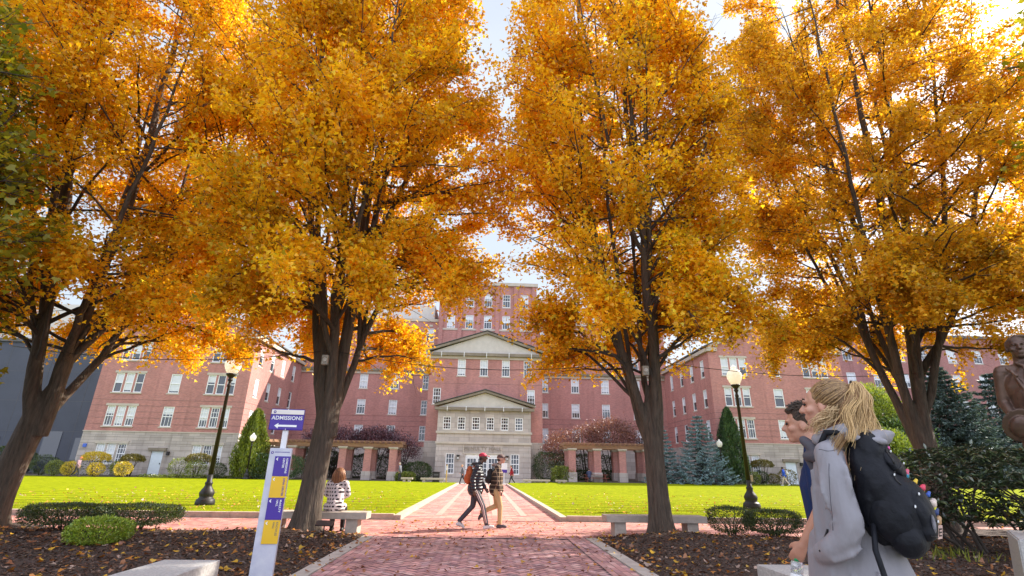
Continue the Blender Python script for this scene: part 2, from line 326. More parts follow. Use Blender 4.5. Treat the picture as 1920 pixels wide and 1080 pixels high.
# centre walk through the lawn, with pale inlaid bands and dashes
pq = running(-2.28, 2.28, 15.75, 52.5, .4, .2, .008, 'x'); pc = pick(len(pq), PAL_B, [4,3,4,2,3], jit=.08)*1.06
ce = np.array([[np.mean([p[0] for p in q]), np.mean([p[1] for p in q])] for q in pq])
me = bricks_mesh('centre_walk', pq, pc, .004); tag(link('centre_walk', me, M['paver']), kind='structure')
sheet('paver_bedding', -2.3, 2.3, 15.74, 52.5, -.002, M['mortar'])
bd = MB()
for x in (-1.45, -.55, .35, 1.25):
    bd.box(x, x+.2, 17.4, 52.2, 0, .009)
for k in range(14):
    y = 17.3+k*2.4
    for x in (-1.15, -.22, .65): bd.box(x, x+.48, y, y+.2, 0, .0085)
tag(bd.build('inlaid_band', M['band']), kind='structure')
# kerbs
def kerb(pts, wd, h, name='kerb', mat='kerb', z0=-.02, seg=1.5):
    b = MB()
    for (xa, ya), (xb, yb) in pts:
        L = math.hypot(xb-xa, yb-ya); n = max(1, round(L/seg)); d = ((xb-xa)/L, (yb-ya)/L); nn = (-d[1], d[0])
        for k in range(n):
            s0 = L*k/n+.004; s1 = L*(k+1)/n-.004
            P = [(xa+d[0]*s+nn[0]*t, ya+d[1]*s+nn[1]*t) for s, t in ((s0, 0), (s1, 0), (s1, wd), (s0, wd))]
            b.prism(P, 'z', z0, h+random.uniform(-.004, .004))
    return tag(b.build(name, M[mat]), kind='structure')
kerb([((-2.3-.18, 15.72), (-60, 15.72))], -.18, .155)
kerb([((2.3+.18, 15.72), (60, 15.72))], .18, .155)
kerb([((-2.48, 15.72), (-2.48, 52.4))], -.2, .125); kerb([((2.48, 15.72), (2.48, 52.4))], .2, .125)
kerb([((-BR-.22, 1.5), (-BR-.22, 11.95))], -.22, .022, 'edging_strip', 'concrete'); kerb([((BR, 1.5), (BR, 11.95))], -.22, .022, 'edging_strip', 'concrete')
# mulch beds: gently mounded earth each side of the walk
def mound(x, y):
    ax = abs(x); e = min(1, max(0, (ax-2.5)/1.6)); f = min(1, max(0, (12.35-y)/1.2)) 
    base = .16*e*e*(3-2*e)*f*f*(3-2*f)
    for tx, ty in ((-3.6, 11.6), (3.85, 11.6), (-10.4, 12.2), (12.2, 13.0)):
        d2 = (x-tx)**2+(y-ty)**2; base += .08*math.exp(-d2/.8)
    return base
def mulch_z(x, y):
    if 12.2 < y and abs(x) < 25: k = -1
    return mound(x, y) + .018*noise.noise(V((x*2.2, y*2.2, 0))) + .012*noise.noise(V((x*9, y*9, 3))) - (.03 if y > 12.3 else 0)
for sg in (-1, 1):
    x0, x1 = (-16, -2.5) if sg < 0 else (2.5, 17)
    sheet('mulch_bed', x0, x1, 3.2, 12.25, mulch_z, M['mulch'], 240, 170)
sheet('mulch_bed', 10.2, 17, 12.2, 14.5, lambda x, y: -.03+.15*min(1, (x-10.2)/.8)*min(1, (14.5-y)/.7)+.02*noise.noise(V((x*5, y*5, 1))), M['mulch'], 60, 30)
sheet('mulch_bed', -17, -9.3, 12.25, 13.4, lambda x, y: -.03+.14*min(1, (-9.3-x)/.8)*min(1, (13.4-y)/.6)+.02*noise.noise(V((x*5, y*5, 1))), M['mulch'], 60, 30)
# the paved strip the near pair walk on
sheet('side_path', 1.15, 5.2, .3, 3.5, .125, M['concrete'], 20, 20)
kerb([((1.15, 3.5), (5.2, 3.5))], .1, .13, 'edging_strip', 'concrete')

# grass strips nearest the camera, real blades
def grass_patch(name, x0, x1, y0, y1, n, zf, h=(.035, .075), mask=None, pal=None):
    x = RNG.uniform(x0, x1, n); y = RNG.uniform(y0, y1, n)
    if mask is not None: k = mask(x, y); x, y = x[k], y[k]
    n = len(x); z = np.array([zf(a, b) for a, b in zip(x, y)])
    P = np.stack([x, y, z], 1); D = np.stack([RNG.normal(0, .35, n), RNG.normal(0, .35, n), np.ones(n)], 1); Nn = np.stack([RNG.normal(0, 1, n), RNG.normal(0, 1, n), np.zeros(n)], 1)
    c = pick(n, pal or [(.10,.16,.02),(.14,.21,.03),(.07,.12,.02),(.2,.2,.05)], [4,4,3,.6][:len(pal) if pal else 4]); L = RNG.uniform(h[0], h[1], n)
    me = leaves(name, P, D, Nn, L, c, 'blade', .13); return tag(link(name, me, M['grassblade']), kind='stuff')
gl = lambda x, y: mound(x, y)+.012
sheet('grass_base', -9, -2.5, 2.2, 6.4, lambda x, y: mulch_z(x, y)+.02 + (-.1 if y > 6.25-.12*abs(x+3.2)**1.5 else 0), M['lawn'], 80, 50)
sheet('grass_base', 2.52, 6.5, 3.2, 6.6, lambda x, y: mulch_z(x, y)+.02 + (-.1 if y > 6.3-.12*abs(x-3.2)**1.5 else 0), M['lawn'], 60, 50)
grass_patch('grass', -8, -2.52, 3.8, 6.45, 42000, gl, mask=lambda x, y: y < 6.3-.12*np.abs(x+3.2)**1.5+RNG.normal(0, .05, len(x)))
grass_patch('grass', 2.52, 6, 3.8, 6.6, 26000, gl, mask=lambda x, y: y < 6.35-.12*np.abs(x-3.2)**1.5+RNG.normal(0, .05, len(x)))
# lawn blades along the nearer part, where single tufts can still be made out
LP = [(.24,.29,.008),(.31,.35,.01),(.18,.23,.008),(.40,.36,.02)]
grass_patch('grass', -16, -2.7, 15.95, 26, 70000, lambda x, y: .115, (.03, .06), pal=LP, mask=lambda x, y: RNG.random(len(x)) > (y-16)/10)
grass_patch('grass', 2.7, 17, 15.95, 26, 70000, lambda x, y: .115, (.03, .06), pal=LP, mask=lambda x, y: RNG.random(len(x)) > (y-16)/10)

# ------------------------------------------------------------------ buildings
def face_front(Y0): return lambda u, v, d=0: (u, Y0-d, v)
def face_px(X0): return lambda u, v, d=0: (X0+d, u, v)      # looks towards +X
def face_mx(X0): return lambda u, v, d=0: (X0-d, u, v)
def wall_bm(mb, T, u0, u1, v0, v1, holes, flip=False, rev=.16):
    us = sorted({u0, u1} | {h[0] for h in holes} | {h[1] for h in holes}); vs = sorted({v0, v1} | {h[2] for h in holes} | {h[3] for h in holes})
    us = [u for u in us if u0 <= u <= u1]; vs = [v for v in vs if v0 <= v <= v1]
    for a, b in zip(us, us[1:]):
        for c, d in zip(vs, vs[1:]):
            mu_, mv_ = (a+b)/2, (c+d)/2
            if any(h[0] < mu_ < h[1] and h[2] < mv_ < h[3] for h in holes): continue
            q = [T(a, c), T(b, c), T(b, d), T(a, d)]; mb.quad(*(q[::-1] if flip else q))
    for h in holes:
        if h[3] <= v0 or h[2] >= v1: continue
        a, b, c, d = h[0], h[1], max(h[2], v0), min(h[3], v1)
        for (p, q) in (((a, c), (a, d)), ((a, d), (b, d)), ((b, d), (b, c)), ((b, c), (a, c))):
            mb.quad(T(*p), T(*q), T(*q, -rev), T(*p, -rev))
_wc = {}
def win_meshes(w, h, style):
    k = (round(w, 2), round(h, 2), style)
    if k in _wc: return _wc[k]
    f = MB(); t = .085; hw = w/2
    f.box(-hw, -hw+t, -.02, .10, 0, h); f.box(hw-t, hw, -.02, .10, 0, h); f.box(-hw+t, hw-t, -.02, .10, h-t, h); f.box(-hw+t, hw-t, -.03, .10, 0, t)
    f.box(-hw+t, hw-t, .0, .075, h*.5-.04, h*.5+.04)
    mt = .022
    if style != 'plain':
        for x in ((-.17*w, .17*w)): f.box(x-mt, x+mt, .03, .06, t, h-t-.001)
        for z in ((.25*h, .75*h) if style == 'grid' else (.75*h,)): f.box(-hw+t, hw-t, .034, .056, z-mt, z+mt)
    me = bpy.data.meshes.new('window'); f.bm.to_mesh(me); f.bm.free(); me.materials.append(M['white'])
    g = MB(); g.box(-hw+t*.5, hw-t*.5, .064, .072, t*.5, h-t*.5); mg = bpy.data.meshes.new('pane'); g.bm.to_mesh(mg); g.bm.free(); mg.materials.append(M['glass'])
    bl = []
    for fr in (.48, .38, .92, .66):
        g = MB(); n = 14
        g.box(-hw+t, hw-t, .058, .0625, h-t-(h-2*t)*fr, h-t); mb_ = bpy.data.meshes.new('blind'); g.bm.to_mesh(mb_); g.bm.free(); mb_.materials.append(M['blind']); bl.append(mb_)
    s = MB(); s.box(-hw-.12, hw+.12, -.09, .1, -.13, -.002); ms = bpy.data.meshes.new('sill'); s.bm.to_mesh(ms); s.bm.free(); ms.materials.append(M['trim'])
    l = MB(); l.box(-hw-.2, hw+.2, -.05, .1, h+.002, h+.24); ml = bpy.data.meshes.new('lintel'); l.bm.to_mesh(ml); l.bm.free(); ml.materials.append(M['trim'])
    _wc[k] = (me, mg, bl, ms, ml); return _wc[k]
def window(parent, T, u, v, w, h, style='top', blind=True, sill=True, lintel=True):
    me, mg, bl, ms, ml = win_meshes(w, h, style)
    o = bpy.data.objects.new('window', me); COL.objects.link(o); o.parent = parent
    p0 = V(T(u, v, 0)); n = (V(T(u, v, 1)) - p0); o.location = V(T(u, v, -.06)); o.rotation_euler = (0, 0, math.atan2(n.x, -n.y))
    def sub(nm, mesh):
        c = bpy.data.objects.new(nm, mesh); COL.objects.link(c); c.parent = o
    sub('pane', mg)
    if blind and random.random() < .88: sub('blind', random.choice(bl))
    if sill: sub('sill', ms)
    if lintel: sub('lintel', ml)
    return (u-w/2, u+w/2, v, v+h)
def trimbox(mb, T, u0, u1, v0, v1, d0, d1):
    a = V(T(u0, v0, d0)); b = V(T(u1, v1, d1)); mb.box(min(a.x, b.x), max(a.x, b.x), min(a.y, b.y), max(a.y, b.y), min(a.z, b.z), max(a.z, b.z))
def grooves(parent, T, u0, u1, vs, holes, name='string_course', mat='trim_dark', d=.012, hh=.03):
    mb = MB()
    for v in vs:
        cuts = sorted([(h[0]-.13, h[1]+.13) for h in holes if h[2]-.14 < v < h[3]+.25]); x = u0
        for a, b in cuts:
            if a > x: trimbox(mb, T, x, a, v, v+hh, 0, d)
            x = max(x, b)
        if x < u1: trimbox(mb, T, x, u1, v, v+hh, 0, d)
    return mb.build(name, M[mat], parent)
M['groove'] = pm('dark_wall_groove', (.13, .075, .065), .9, .1, 3)  # dark strips set proud in place of recessed brick grooves
M['sgroove'] = pm('stone_joint', (.25, .21, .18), .9, .1, 3)

def wing(sg):
    """gabled residence wing; sg -1 left, +1 right of the entrance"""
    X0, X1 = (25.6, 41.3); cx = 33.4; B = empty('residence_wing', (sg*cx, 56, 0)); off = V((sg*cx, 56, 0))
    TF0 = face_front(56); TF = lambda u, v, d=0: tuple(V(TF0(u, v, d))-off)
    TS0 = face_px(-X0) if sg < 0 else face_mx(X0); TS = lambda u, v, d=0: tuple(V(TS0(u, v, d))-off)
    a, b = (-X1, -X0) if sg < 0 else (X0, X1)
    rows = [(5.05, 2.05), (8.5, 2.05), (11.95, 2.05)]
    tri = [sg*28.5, sg*38.1]; H = []
    for (z, h) in rows:
        for c in tri:
            for k in (-1, 0, 1): H.append(window(B, TF, c+k*1.06, z, .86, h, 'top' if z < 6 else 'plain', True, False, False))
            lin = MB(); sil = MB(); trimbox(lin, TF, c-1.65, c+1.65, z+h+.002, z+h+.24, 0, .05); trimbox(sil, TF, c-1.6, c+1.6, z-.14, z-.002, 0, .09); lin.build('lintel', M['trim'], B); sil.build('sill', M['trim'], B)
        H.append(window(B, TF, sg*33.3, z, 1.12, h, 'top' if z < 6 else 'plain'))
    G = []
    for c in tri:
        for k in (-1, 0, 1): G.append(window(B, TF, c+k*1.06, 1.35, .86, 1.95, 'grid', True, False, False))
        lin = MB(); sil = MB(); trimbox(lin, TF, c-1.65, c+1.65, 3.302, 3.56, 0, .08); trimbox(sil, TF, c-1.6, c+1.6, 1.2, 1.348, 0, .1); lin.build('lintel', M['trim'], B); sil.build('sill', M['trim'], B)
    G.append((sg*33.4-.6, sg*33.4+.6, .3, 2.65))
    d = MB(); d.box(sg*33.4-.58-off.x, sg*33.4+.58-off.x, .06, .12, .3, 2.62); dd = d.build('door', M['door'], B)
    k = MB(); k.box(sg*33.4+.42-off.x, sg*33.4+.48-off.x, .0, .06, 1.35, 1.5); k.build('handle', M['black'], dd)
    k = MB(); trimbox(k, TF, sg*33.4-.9, sg*33.4+.9, 2.66, 2.95, 0, .22); k.build('door_hood', M['trim_dark'], B)
    k = MB(); trimbox(k, TF, sg*33.4+1.0, sg*33.4+1.25, 2.25, 2.6, 0, .2); k.build('wall_light', M['black'], B)
    w1 = MB(); wall_bm(w1, TF, a, b, -.1, 4.5, G)
    # side walls facing the court
    SH = []
    for z, h in rows:
        for y in ((58.0, 61.2, 64.6, 68.2)): SH.append(window(B, TS, y, z, 1.0, h, 'plain'))
    wall_bm(w1, TS, 56, 71, -.1, 4.5, [], flip=sg < 0)
    w1.build('stone_base', M['stone'], B)
    w2 = MB(); wall_bm(w2, TF, a, b, 4.5, 15.0, H); wall_bm(w2, TS, 56, 71, 4.5, 15.0, SH, flip=sg < 0)
    f = w2.bm.faces.new([w2.bm.verts.new(TF(a, 15)), w2.bm.verts.new(TF(b, 15)), w2.bm.verts.new(TF(cx*sg, 18.6))])
    # outer flank and rear close the volume
    oX = sg*X1
    w2.quad((oX-off.x, 0, 0), (oX-off.x, 16, 0), (oX-off.x, 16, 15), (oX-off.x, 0, 15))
    w2.build('brick_wall', M['brick'], B)
    grooves(B, TF, a, b, [5.25+.62*k for k in range(5)], H, mat='groove'); grooves(B, TS, 56, 71, [5.25+.62*k for k in range(5)], SH, mat='groove')
    grooves(B, TF, a, b, [.85+.62*k for k in range(6)], G, name='stone_joint', mat='sgroove')
    t = MB(); trimbox(t, TF, a-.05, b+.05, 4.46, 4.56, 0, .05)
    for (p, q, zz0) in ((a, cx*sg, 0), (cx*sg, b, 1)):
        za, zb = (15, 18.6) if not zz0 else (18.6, 15)
        L = [(p, za-.05), (q, zb-.05), (q, zb+.32), (p, za+.32)]
        t.prism([(x-off.x, z) for x, z in L], 'y', -.35, .0)
    trimbox(t, TF, a-.2, a+1.0, 14.7, 15.1, 0, .3); trimbox(t, TF, b-1.0, b+.2, 14.7, 15.1, 0, .3)
    trimbox(t, TS, 56, 71, 14.65, 15.05, 0, .35); t.build('cornice', M['trim'], B)
    r = MB()
    for s_ in (-1, 1):
        xa, xb = cx*sg, (b if s_ > 0 else a); xb += s_*.4
        r.prism([(xa-off.x, 18.95), (xb-off.x, 15.2), (xb-off.x, 15.35), (xa-off.x, 19.15)], 'y', -.4, 16)
    r.build('roof', M['roof'], B)
    if sg < 0:
        k = MB(); trimbox(k, TF, -40.9, -40.55, 2.9, 3.25, 0, .08); k.build('door_number_plate', pm('blue_enamel', (.05, .12, .5), .4), B)
    tag(B, 'gabled brick wing left of the entrance, stone ground floor behind clipped bushes' if sg < 0 else 'gabled brick wing right of the entrance, beside the blue spruce', 'building', 'gabled wings of the residence hall')
    return B
wing(-1); wing(1)

def hall():
    B = empty('residence_hall', (0, 58, 0)); off = V((0, 58, 0))
    def F(Y): return lambda u, v, d=0: (u, Y-d-58, v)
    T = F(71); rows = [(4.85, 1.95), (8.25, 1.95), (11.7, 1.95), (15.1, 1.95), (18.55, 1.95)]
    cols = [8.25, 12.65, 16.95, 21.4]; BW = 6.75
    H = []
    for z, h in rows:
        for s in (-1, 1):
            for c in cols: H.append(window(B, T, s*c, z, 1.12, h, 'top' if z < 12 else 'plain', lintel=z != 11.7))
    w = MB()
    for s in (-1, 1):
        a, b = (-26, -BW) if s < 0 else (BW, 26)
        wall_bm(w, T, a, b, 4.0, 21.8, [h for h in H if a < h[0] < b])
    # entrance block
    TB = F(60); HB = []
    for c in (-2.95, -.28, 2.35, 4.98): HB.append(window(B, TB, c-.0, 11.85, .95, 1.98, 'top', lintel=False))
    for c in (-5.7, 5.4): HB.append(window(B, TB, c, 8.5, .9, 1.85, 'grid'))
    wall_bm(w, TB, -BW, BW, 4.35, 14.3, HB)
    for s in (-1, 1): w.quad((s*BW, 2, 4.35), (s*BW, 13, 4.35), (s*BW, 13, 14.3), (s*BW, 2, 14.3))
    # the tower behind the pediment
    TT = F(70); HT = []
    for z in (20.4, 23.7):
        for c in (-5.3, -2.65, 0, 2.65, 5.3): HT.append(window(B, TT, c, z, 1.12, 2.0, 'top'))
    wall_bm(w, TT, -7.1, 7.1, 14.3, 27.0, HT)
    for s in (-1, 1): w.quad((s*7.1, 12, 14.3), (s*7.1, 24, 14.3), (s*7.1, 24, 27.0), (s*7.1, 12, 27.0))
    w.build('brick_wall', M['brick'], B)
    p = MB()
    for x in (-6.7, -4.0, -1.35, 1.35, 4.0, 6.7): trimbox(p, TT, x-.28, x+.28, 14.3, 27.0, 0, .18)
    p.build('pilaster', M['brick'], B)
    st = MB(); 
    for s in (-1, 1):
        a, b = (-26, -BW) if s < 0 else (BW, 26)
        wall_bm(st, T, a, b, 0, 4.0, [])
    wall_bm(st, TB, -BW-.05, BW+.05, 0, 4.35, []) 
    for s in (-1, 1): st.quad((s*(BW+.05), 2, 0), (s*(BW+.05), 13, 0), (s*(BW+.05), 13, 4.35), (s*(BW+.05), 2, 4.35))
    st.build('stone_base', M['stone'], B)
    for s in (-1, 1): grooves(B, T, -26 if s < 0 else BW, -BW if s < 0 else 26, [4.7+.66*k for k in range(6)], H, mat='groove')
    grooves(B, TB, -BW, BW, [8.9, 10.9], HB, mat='groove', hh=.02)
    t = MB(); td = MB()
    for s in (-1, 1):
        a, b = (-26, -BW) if s < 0 else (BW, 26)
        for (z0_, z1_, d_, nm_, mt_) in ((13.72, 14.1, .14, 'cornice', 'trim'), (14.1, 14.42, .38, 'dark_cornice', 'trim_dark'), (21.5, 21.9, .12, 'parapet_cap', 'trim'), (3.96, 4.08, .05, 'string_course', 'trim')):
            c_ = MB(); trimbox(c_, T, a, b, z0_, z1_, 0, d_); c_.build(nm_, M[mt_], B)
        for c in range(7):
            x = s*(8.2+c*2.6); c_ = MB(); trimbox(c_, T, x-.25, x+.25, 20.75, 21.05, 0, .06); c_.build('trim_block', M['trim'], B)
    trimbox(t, TB, -BW-.04, BW+.04, 13.86, 14.2, 0, .12)
    t.build('cornice', M['trim'], B); t = MB(); trimbox(t, TT, -7.15, 7.15, 20.1, 20.36, 0, .08); t.build('string_course', M['trim'], B); t = MB(); trimbox(t, TT, -7.3, 7.3, 27.0, 27.5, -.2, .3)
    t.build('cornice', M['trim'], B)
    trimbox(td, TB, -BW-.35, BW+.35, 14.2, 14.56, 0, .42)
    def rake(mb, T, hw, z0, z1, th, d):
        for s in (-1, 1):
            pts = [(s*hw, z0), (0, z1), (0, z1+th), (s*(hw+.0), z0+th)]
            mb.prism([(V(T(u, v)).x, v) for u, v in pts], 'y', T(0, 0, d)[1], T(0, 0, -.02)[1])
    rake(td, TB, BW+.45, 14.62, 17.0, .28, .42)
    pe = MB(); pe.prism([(-BW, 14.6), (BW, 14.6), (0, 17.0)], 'y', TB(0, 0, .06)[1], TB(0, 0, -.4)[1])
    ro = MB(); 
    for s in (-1, 1): ro.prism([(0, 17.38), (s*7.2, 15.0), (s*7.2, 15.08), (0, 17.46)], 'y', 1.6, 12)
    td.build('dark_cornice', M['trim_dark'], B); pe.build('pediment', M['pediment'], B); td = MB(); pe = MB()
    # stone entrance pavilion
    TP = F(58); HP = []; PW = 5.22
    for k in range(6): HP.append(window(B, TP, -4.18+k*1.61, 5.5, .86, 1.4, 'grid', blind=False, sill=True, lintel=False))
    for c in (-3.63, 3.47): HP.append(window(B, TP, c, .9, .95, 2.1, 'grid', blind=False, lintel=False))
    HP.append((-1.95, 1.75, 0, 2.95))
    sp_ = MB(); wall_bm(sp_, TP, -PW, PW, 0, 7.6, HP)
    for s in (-1, 1): sp_.quad((s*PW, 0, 0), (s*PW, 2, 0), (s*PW, 2, 7.6), (s*PW, 0, 7.6))
    sp_.build('stone_pavilion', M['stone'], B)
    grooves(B, TP, -PW, PW, [.55, 1.05, 1.6, 2.15, 2.7, 3.25], HP, name='stone_joint', mat='sgroove')
    tp = MB(); trimbox(tp, TP, -PW-.12, PW+.12, 5.1, 5.34, 0, .16); trimbox(tp, TP, -PW-.12, PW+.12, 3.98, 4.22, 0, .16)
    trimbox(tp, TP, -2.25, -2.15, 2.98, 3.97, 0, .07); trimbox(tp, TP, 1.95, 2.05, 2.98, 3.97, 0, .07); trimbox(tp, TP, -2.15, 1.95, 2.96, 3.06, 0, .09); trimbox(tp, TP, -PW-.06, PW+.06, 0, .42, 0, .08)
    tp.build('string_course', M['trim'], B)
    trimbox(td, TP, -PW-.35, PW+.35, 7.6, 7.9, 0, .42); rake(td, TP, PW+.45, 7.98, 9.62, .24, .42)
    # slender joints standing out on the dark cornices
    pe.prism([(-PW, 7.95), (PW, 7.95), (0, 9.6)], 'y', TP(0, 0, .06)[1], TP(0, 0, -.4)[1])
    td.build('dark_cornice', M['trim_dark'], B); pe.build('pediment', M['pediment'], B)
    cl = MB()
    for x in (-4.2, -2.1, 0, 2.1, 4.2): trimbox(cl, TP, x-.03, x+.03, 7.5, 8.0, .42, .44)
    for x in (-5.4, -2.7, -.0, 2.7, 5.4): trimbox(cl, TB, x-.03, x+.03, 14.0, 14.64, .42, .44)
    cl.build('cornice_clip', M['white'], B)
    for s in (-1, 1): ro.prism([(0, 9.92), (s*5.7, 8.28), (s*5.7, 8.34), (0, 10.0)], 'y', -.5, 2)
    ro.box(-26, 26, 13.5, 26, 21.6, 21.75); ro.build('roof', M['roof'], B)
    # attic storey, pale panels
    
    for s in (-1, 1): at = MB(); at.box(*sorted((s*8, s*25.8)), 15, 24, 21.76, 24.6); at.build('attic_storey', M['cream'], B)
    TA = F(73)
    for s in (-1, 1):
        for c in (10.4, 14.8, 19.2, 23.6): window(B, TA, s*c, 22.3, 1.3, 1.7, 'plain', sill=False, lintel=False).__class__
    # doors
    d = MB(); d.box(-1.95, 1.75, .12, .18, 2.62, 2.95); d.box(-1.95, -1.85, .1, .2, 0, 2.62); d.box(1.65, 1.75, .1, .2, 0, 2.62)
    df = d.build('door_frame', M['white'], B)
    for k in range(3):
        x0 = -1.85+k*1.1667; x1 = x0+1.1667; e = MB()
        e.box(x0+.02, x0+.12, .11, .17, 0, 2.6); e.box(x1-.12, x1-.02, .11, .17, 0, 2.6); e.box(x0+.12, x1-.12, .11, .17, 2.48, 2.6); e.box(x0+.12, x1-.12, .11, .17, 0, .5)
        for z in (1.0, 1.5, 2.0): e.box(x0+.12, x1-.12, .125, .155, z-.025, z+.025)
        for x in (x0+.43, x0+.74): e.box(x-.02, x+.02, .128, .152, .5, 2.48)
        dr = e.build('door', M['white'], B); g = MB(); g.box(x0+.1, x1-.1, .16, .165, .45, 2.5); g.build('pane', M['glass'], dr)
    for x in (-2.75, 2.6):
        l = MB(); l.box(x-.12, x+.12, -.28, 0, 2.35, 2.75); l.box(x-.17, x+.17, -.32, 0, 2.75, 2.82); ll = l.build('wall_lantern', M['black'], B); g = MB(); g.box(x-.1, x+.1, -.3, -.285, 2.38, 2.62); g.build('lantern_glass', M['globe'], ll)
    mt = Matrix.Translation((-.1, -.075, 3.5)) @ Matrix.Rotation(PI/2, 4, 'X')
    text_mesh('McNULTY HALL', .52, M['trim_dark'], B, 'lettering', .0, .004, M4=mt, spacing=1.15)
    # added dark slab in place of room shade, so panes read deep
    k = MB(); k.box(-26, 26, 14.5, 15, 0, 21); k.build('dark_backing', M['roof'], B)
    tag(B, 'large central red brick hall with a pedimented stone entrance pavilion and tower', 'building')
hall()

def plain_block(name, label, X0, X1, Y0, Y1, Hh, mat, wins, zbase=.3):
    B = empty(name, ((X0+X1)/2, Y0, zbase)); cx = (X0+X1)/2
    T = lambda u, v, d=0: (u-cx, -d, v); H = []
    for (u, v, w_, h, st) in wins: H.append(window(B, T, u, v, w_, h, st, sill=st != 'plain'and True, lintel=st != 'plain'))
    wb = MB(); wall_bm(wb, T, X0, X1, -.3, Hh, H)
    for x in (X0-cx, X1-cx): wb.quad((x, 0, -.3), (x, Y1-Y0, -.3), (x, Y1-Y0, Hh), (x, 0, Hh))
    wb.build('wall', M[mat], B); r = MB(); r.box(X0-cx-.2, X1-cx+.2, -.25, Y1-Y0, Hh, Hh+.45); r.build('roof', M['roof'], B)
    tag(B, label, 'building'); return B
plain_block('brick_building', 'tall brick building seen through the branches of the rightmost maple', 43, 96, 78, 96, 23, 'brick_far',
            [(x, z, 1.5, 2.2, 'top') for x in (45.5, 50, 54.5, 59, 63.5, 68, 72.5, 77, 81.5, 86, 90.5) for z in (6.2, 10.4, 14.6, 18.8)])
B = plain_block('modern_building', 'dark grey panelled modern building at the far left', -95, -43.2, 66, 90, 15.5, 'modern', [])
j = MB()
for x in np.arange(-94, -43.5, 2.6): j.box(x+69.1, x+69.13, -.012, 0, 0, 15.4)
for z in (4.6, 8.2, 11.8): j.box(-25.9, 25.9, -.011, 0, z, z+.03)
j.build('panel_joint', M['roof'], B)
for (a_, b_, c_, d_) in ((-49.3, -44.2, .3, 3.9), (-53, -51, 1.6, 4.6), (-62, -58, .6, 3.9)): g = MB(); g.box(a_+69.1, b_+69.1, -.05, 0, c_, d_); g.build('dark_glazing', M['glass'], B)
g = MB()
for x in (-48, -46.6, -45.3): g.box(x+69.1, x+69.18, -.09, -.052, .3, 3.9)
g.build('mullion', M['black'], B)
u = MB(); u.box(-26, 26, 1, 23, 16, 21); u.build('upper_storey', M['cream'], B)
# ------------------------------------------------------------------ maples
GOLD = [(.79,.49,.022),(.87,.62,.03),(.66,.35,.018),(.50,.23,.018),(.55,.50,.03),(.36,.16,.02)]
def crown_radius(t, R, low=.62, peak=.3, topk=.5):
    t = np.asarray(t, float); up = low+(1-low)*np.clip(t/peak, 0, 1)**.7; dn = np.clip(1-((t-peak)/(1-peak+.02))**2, 0, 1)**topk
    return R*np.where(t < peak, up, dn)
def tubes_np(paths, n=6):
    """many branch paths [(pts Nx3, radii N)] -> arrays for one mesh"""
    VS, LP, base = [], [], 0
    for pts, rad in paths:
        pts = np.asarray(pts, float); k = len(pts); d = np.gradient(pts, axis=0); d = unit(d); ref = np.array([1., 0, 0]) if abs(d[0, 0]) < .8 else np.array([0, 1., 0])
        A = np.zeros_like(pts); a = ref
        for i in range(k): a = a-d[i]*a.dot(d[i]); a /= np.linalg.norm(a)+1e-9; A[i] = a
        Bv = np.cross(d, A); th = np.arange(n)*2*PI/n
        ring = pts[:, None, :] + (A[:, None, :]*np.cos(th)[None, :, None] + Bv[:, None, :]*np.sin(th)[None, :, None])*np.asarray(rad)[:, None, None]
        VS.append(ring.reshape(-1, 3)); i = (np.arange(k-1)[:, None]*n); j = np.arange(n)[None, :]
        LP.append((np.stack([i+j, i+(j+1) % n, i+n+(j+1) % n, i+n+j], -1).reshape(-1)+base)); base += k*n
    return np.concatenate(VS), np.concatenate(LP)
def branch_mesh(name, paths, n=6):
    vs, lp = tubes_np(paths, n); me = npmesh(name, vs, lp, np.arange(0, len(lp), 4), None)
    me.polygons.foreach_set('use_smooth', np.ones(len(me.polygons), bool)); return me
def curve(p0, p1, p2, n):
    t = np.linspace(0, 1, n)[:, None]; return (1-t)**2*p0+2*t*(1-t)*p1+t*t*p2
def wig(P, rng, a):
    n = len(P); s = np.cumsum(rng.normal(0, a, P.shape), 0); s -= np.linspace(0, 1, n)[:, None]*s[-1]*.3; s[0] = 0; return P+s
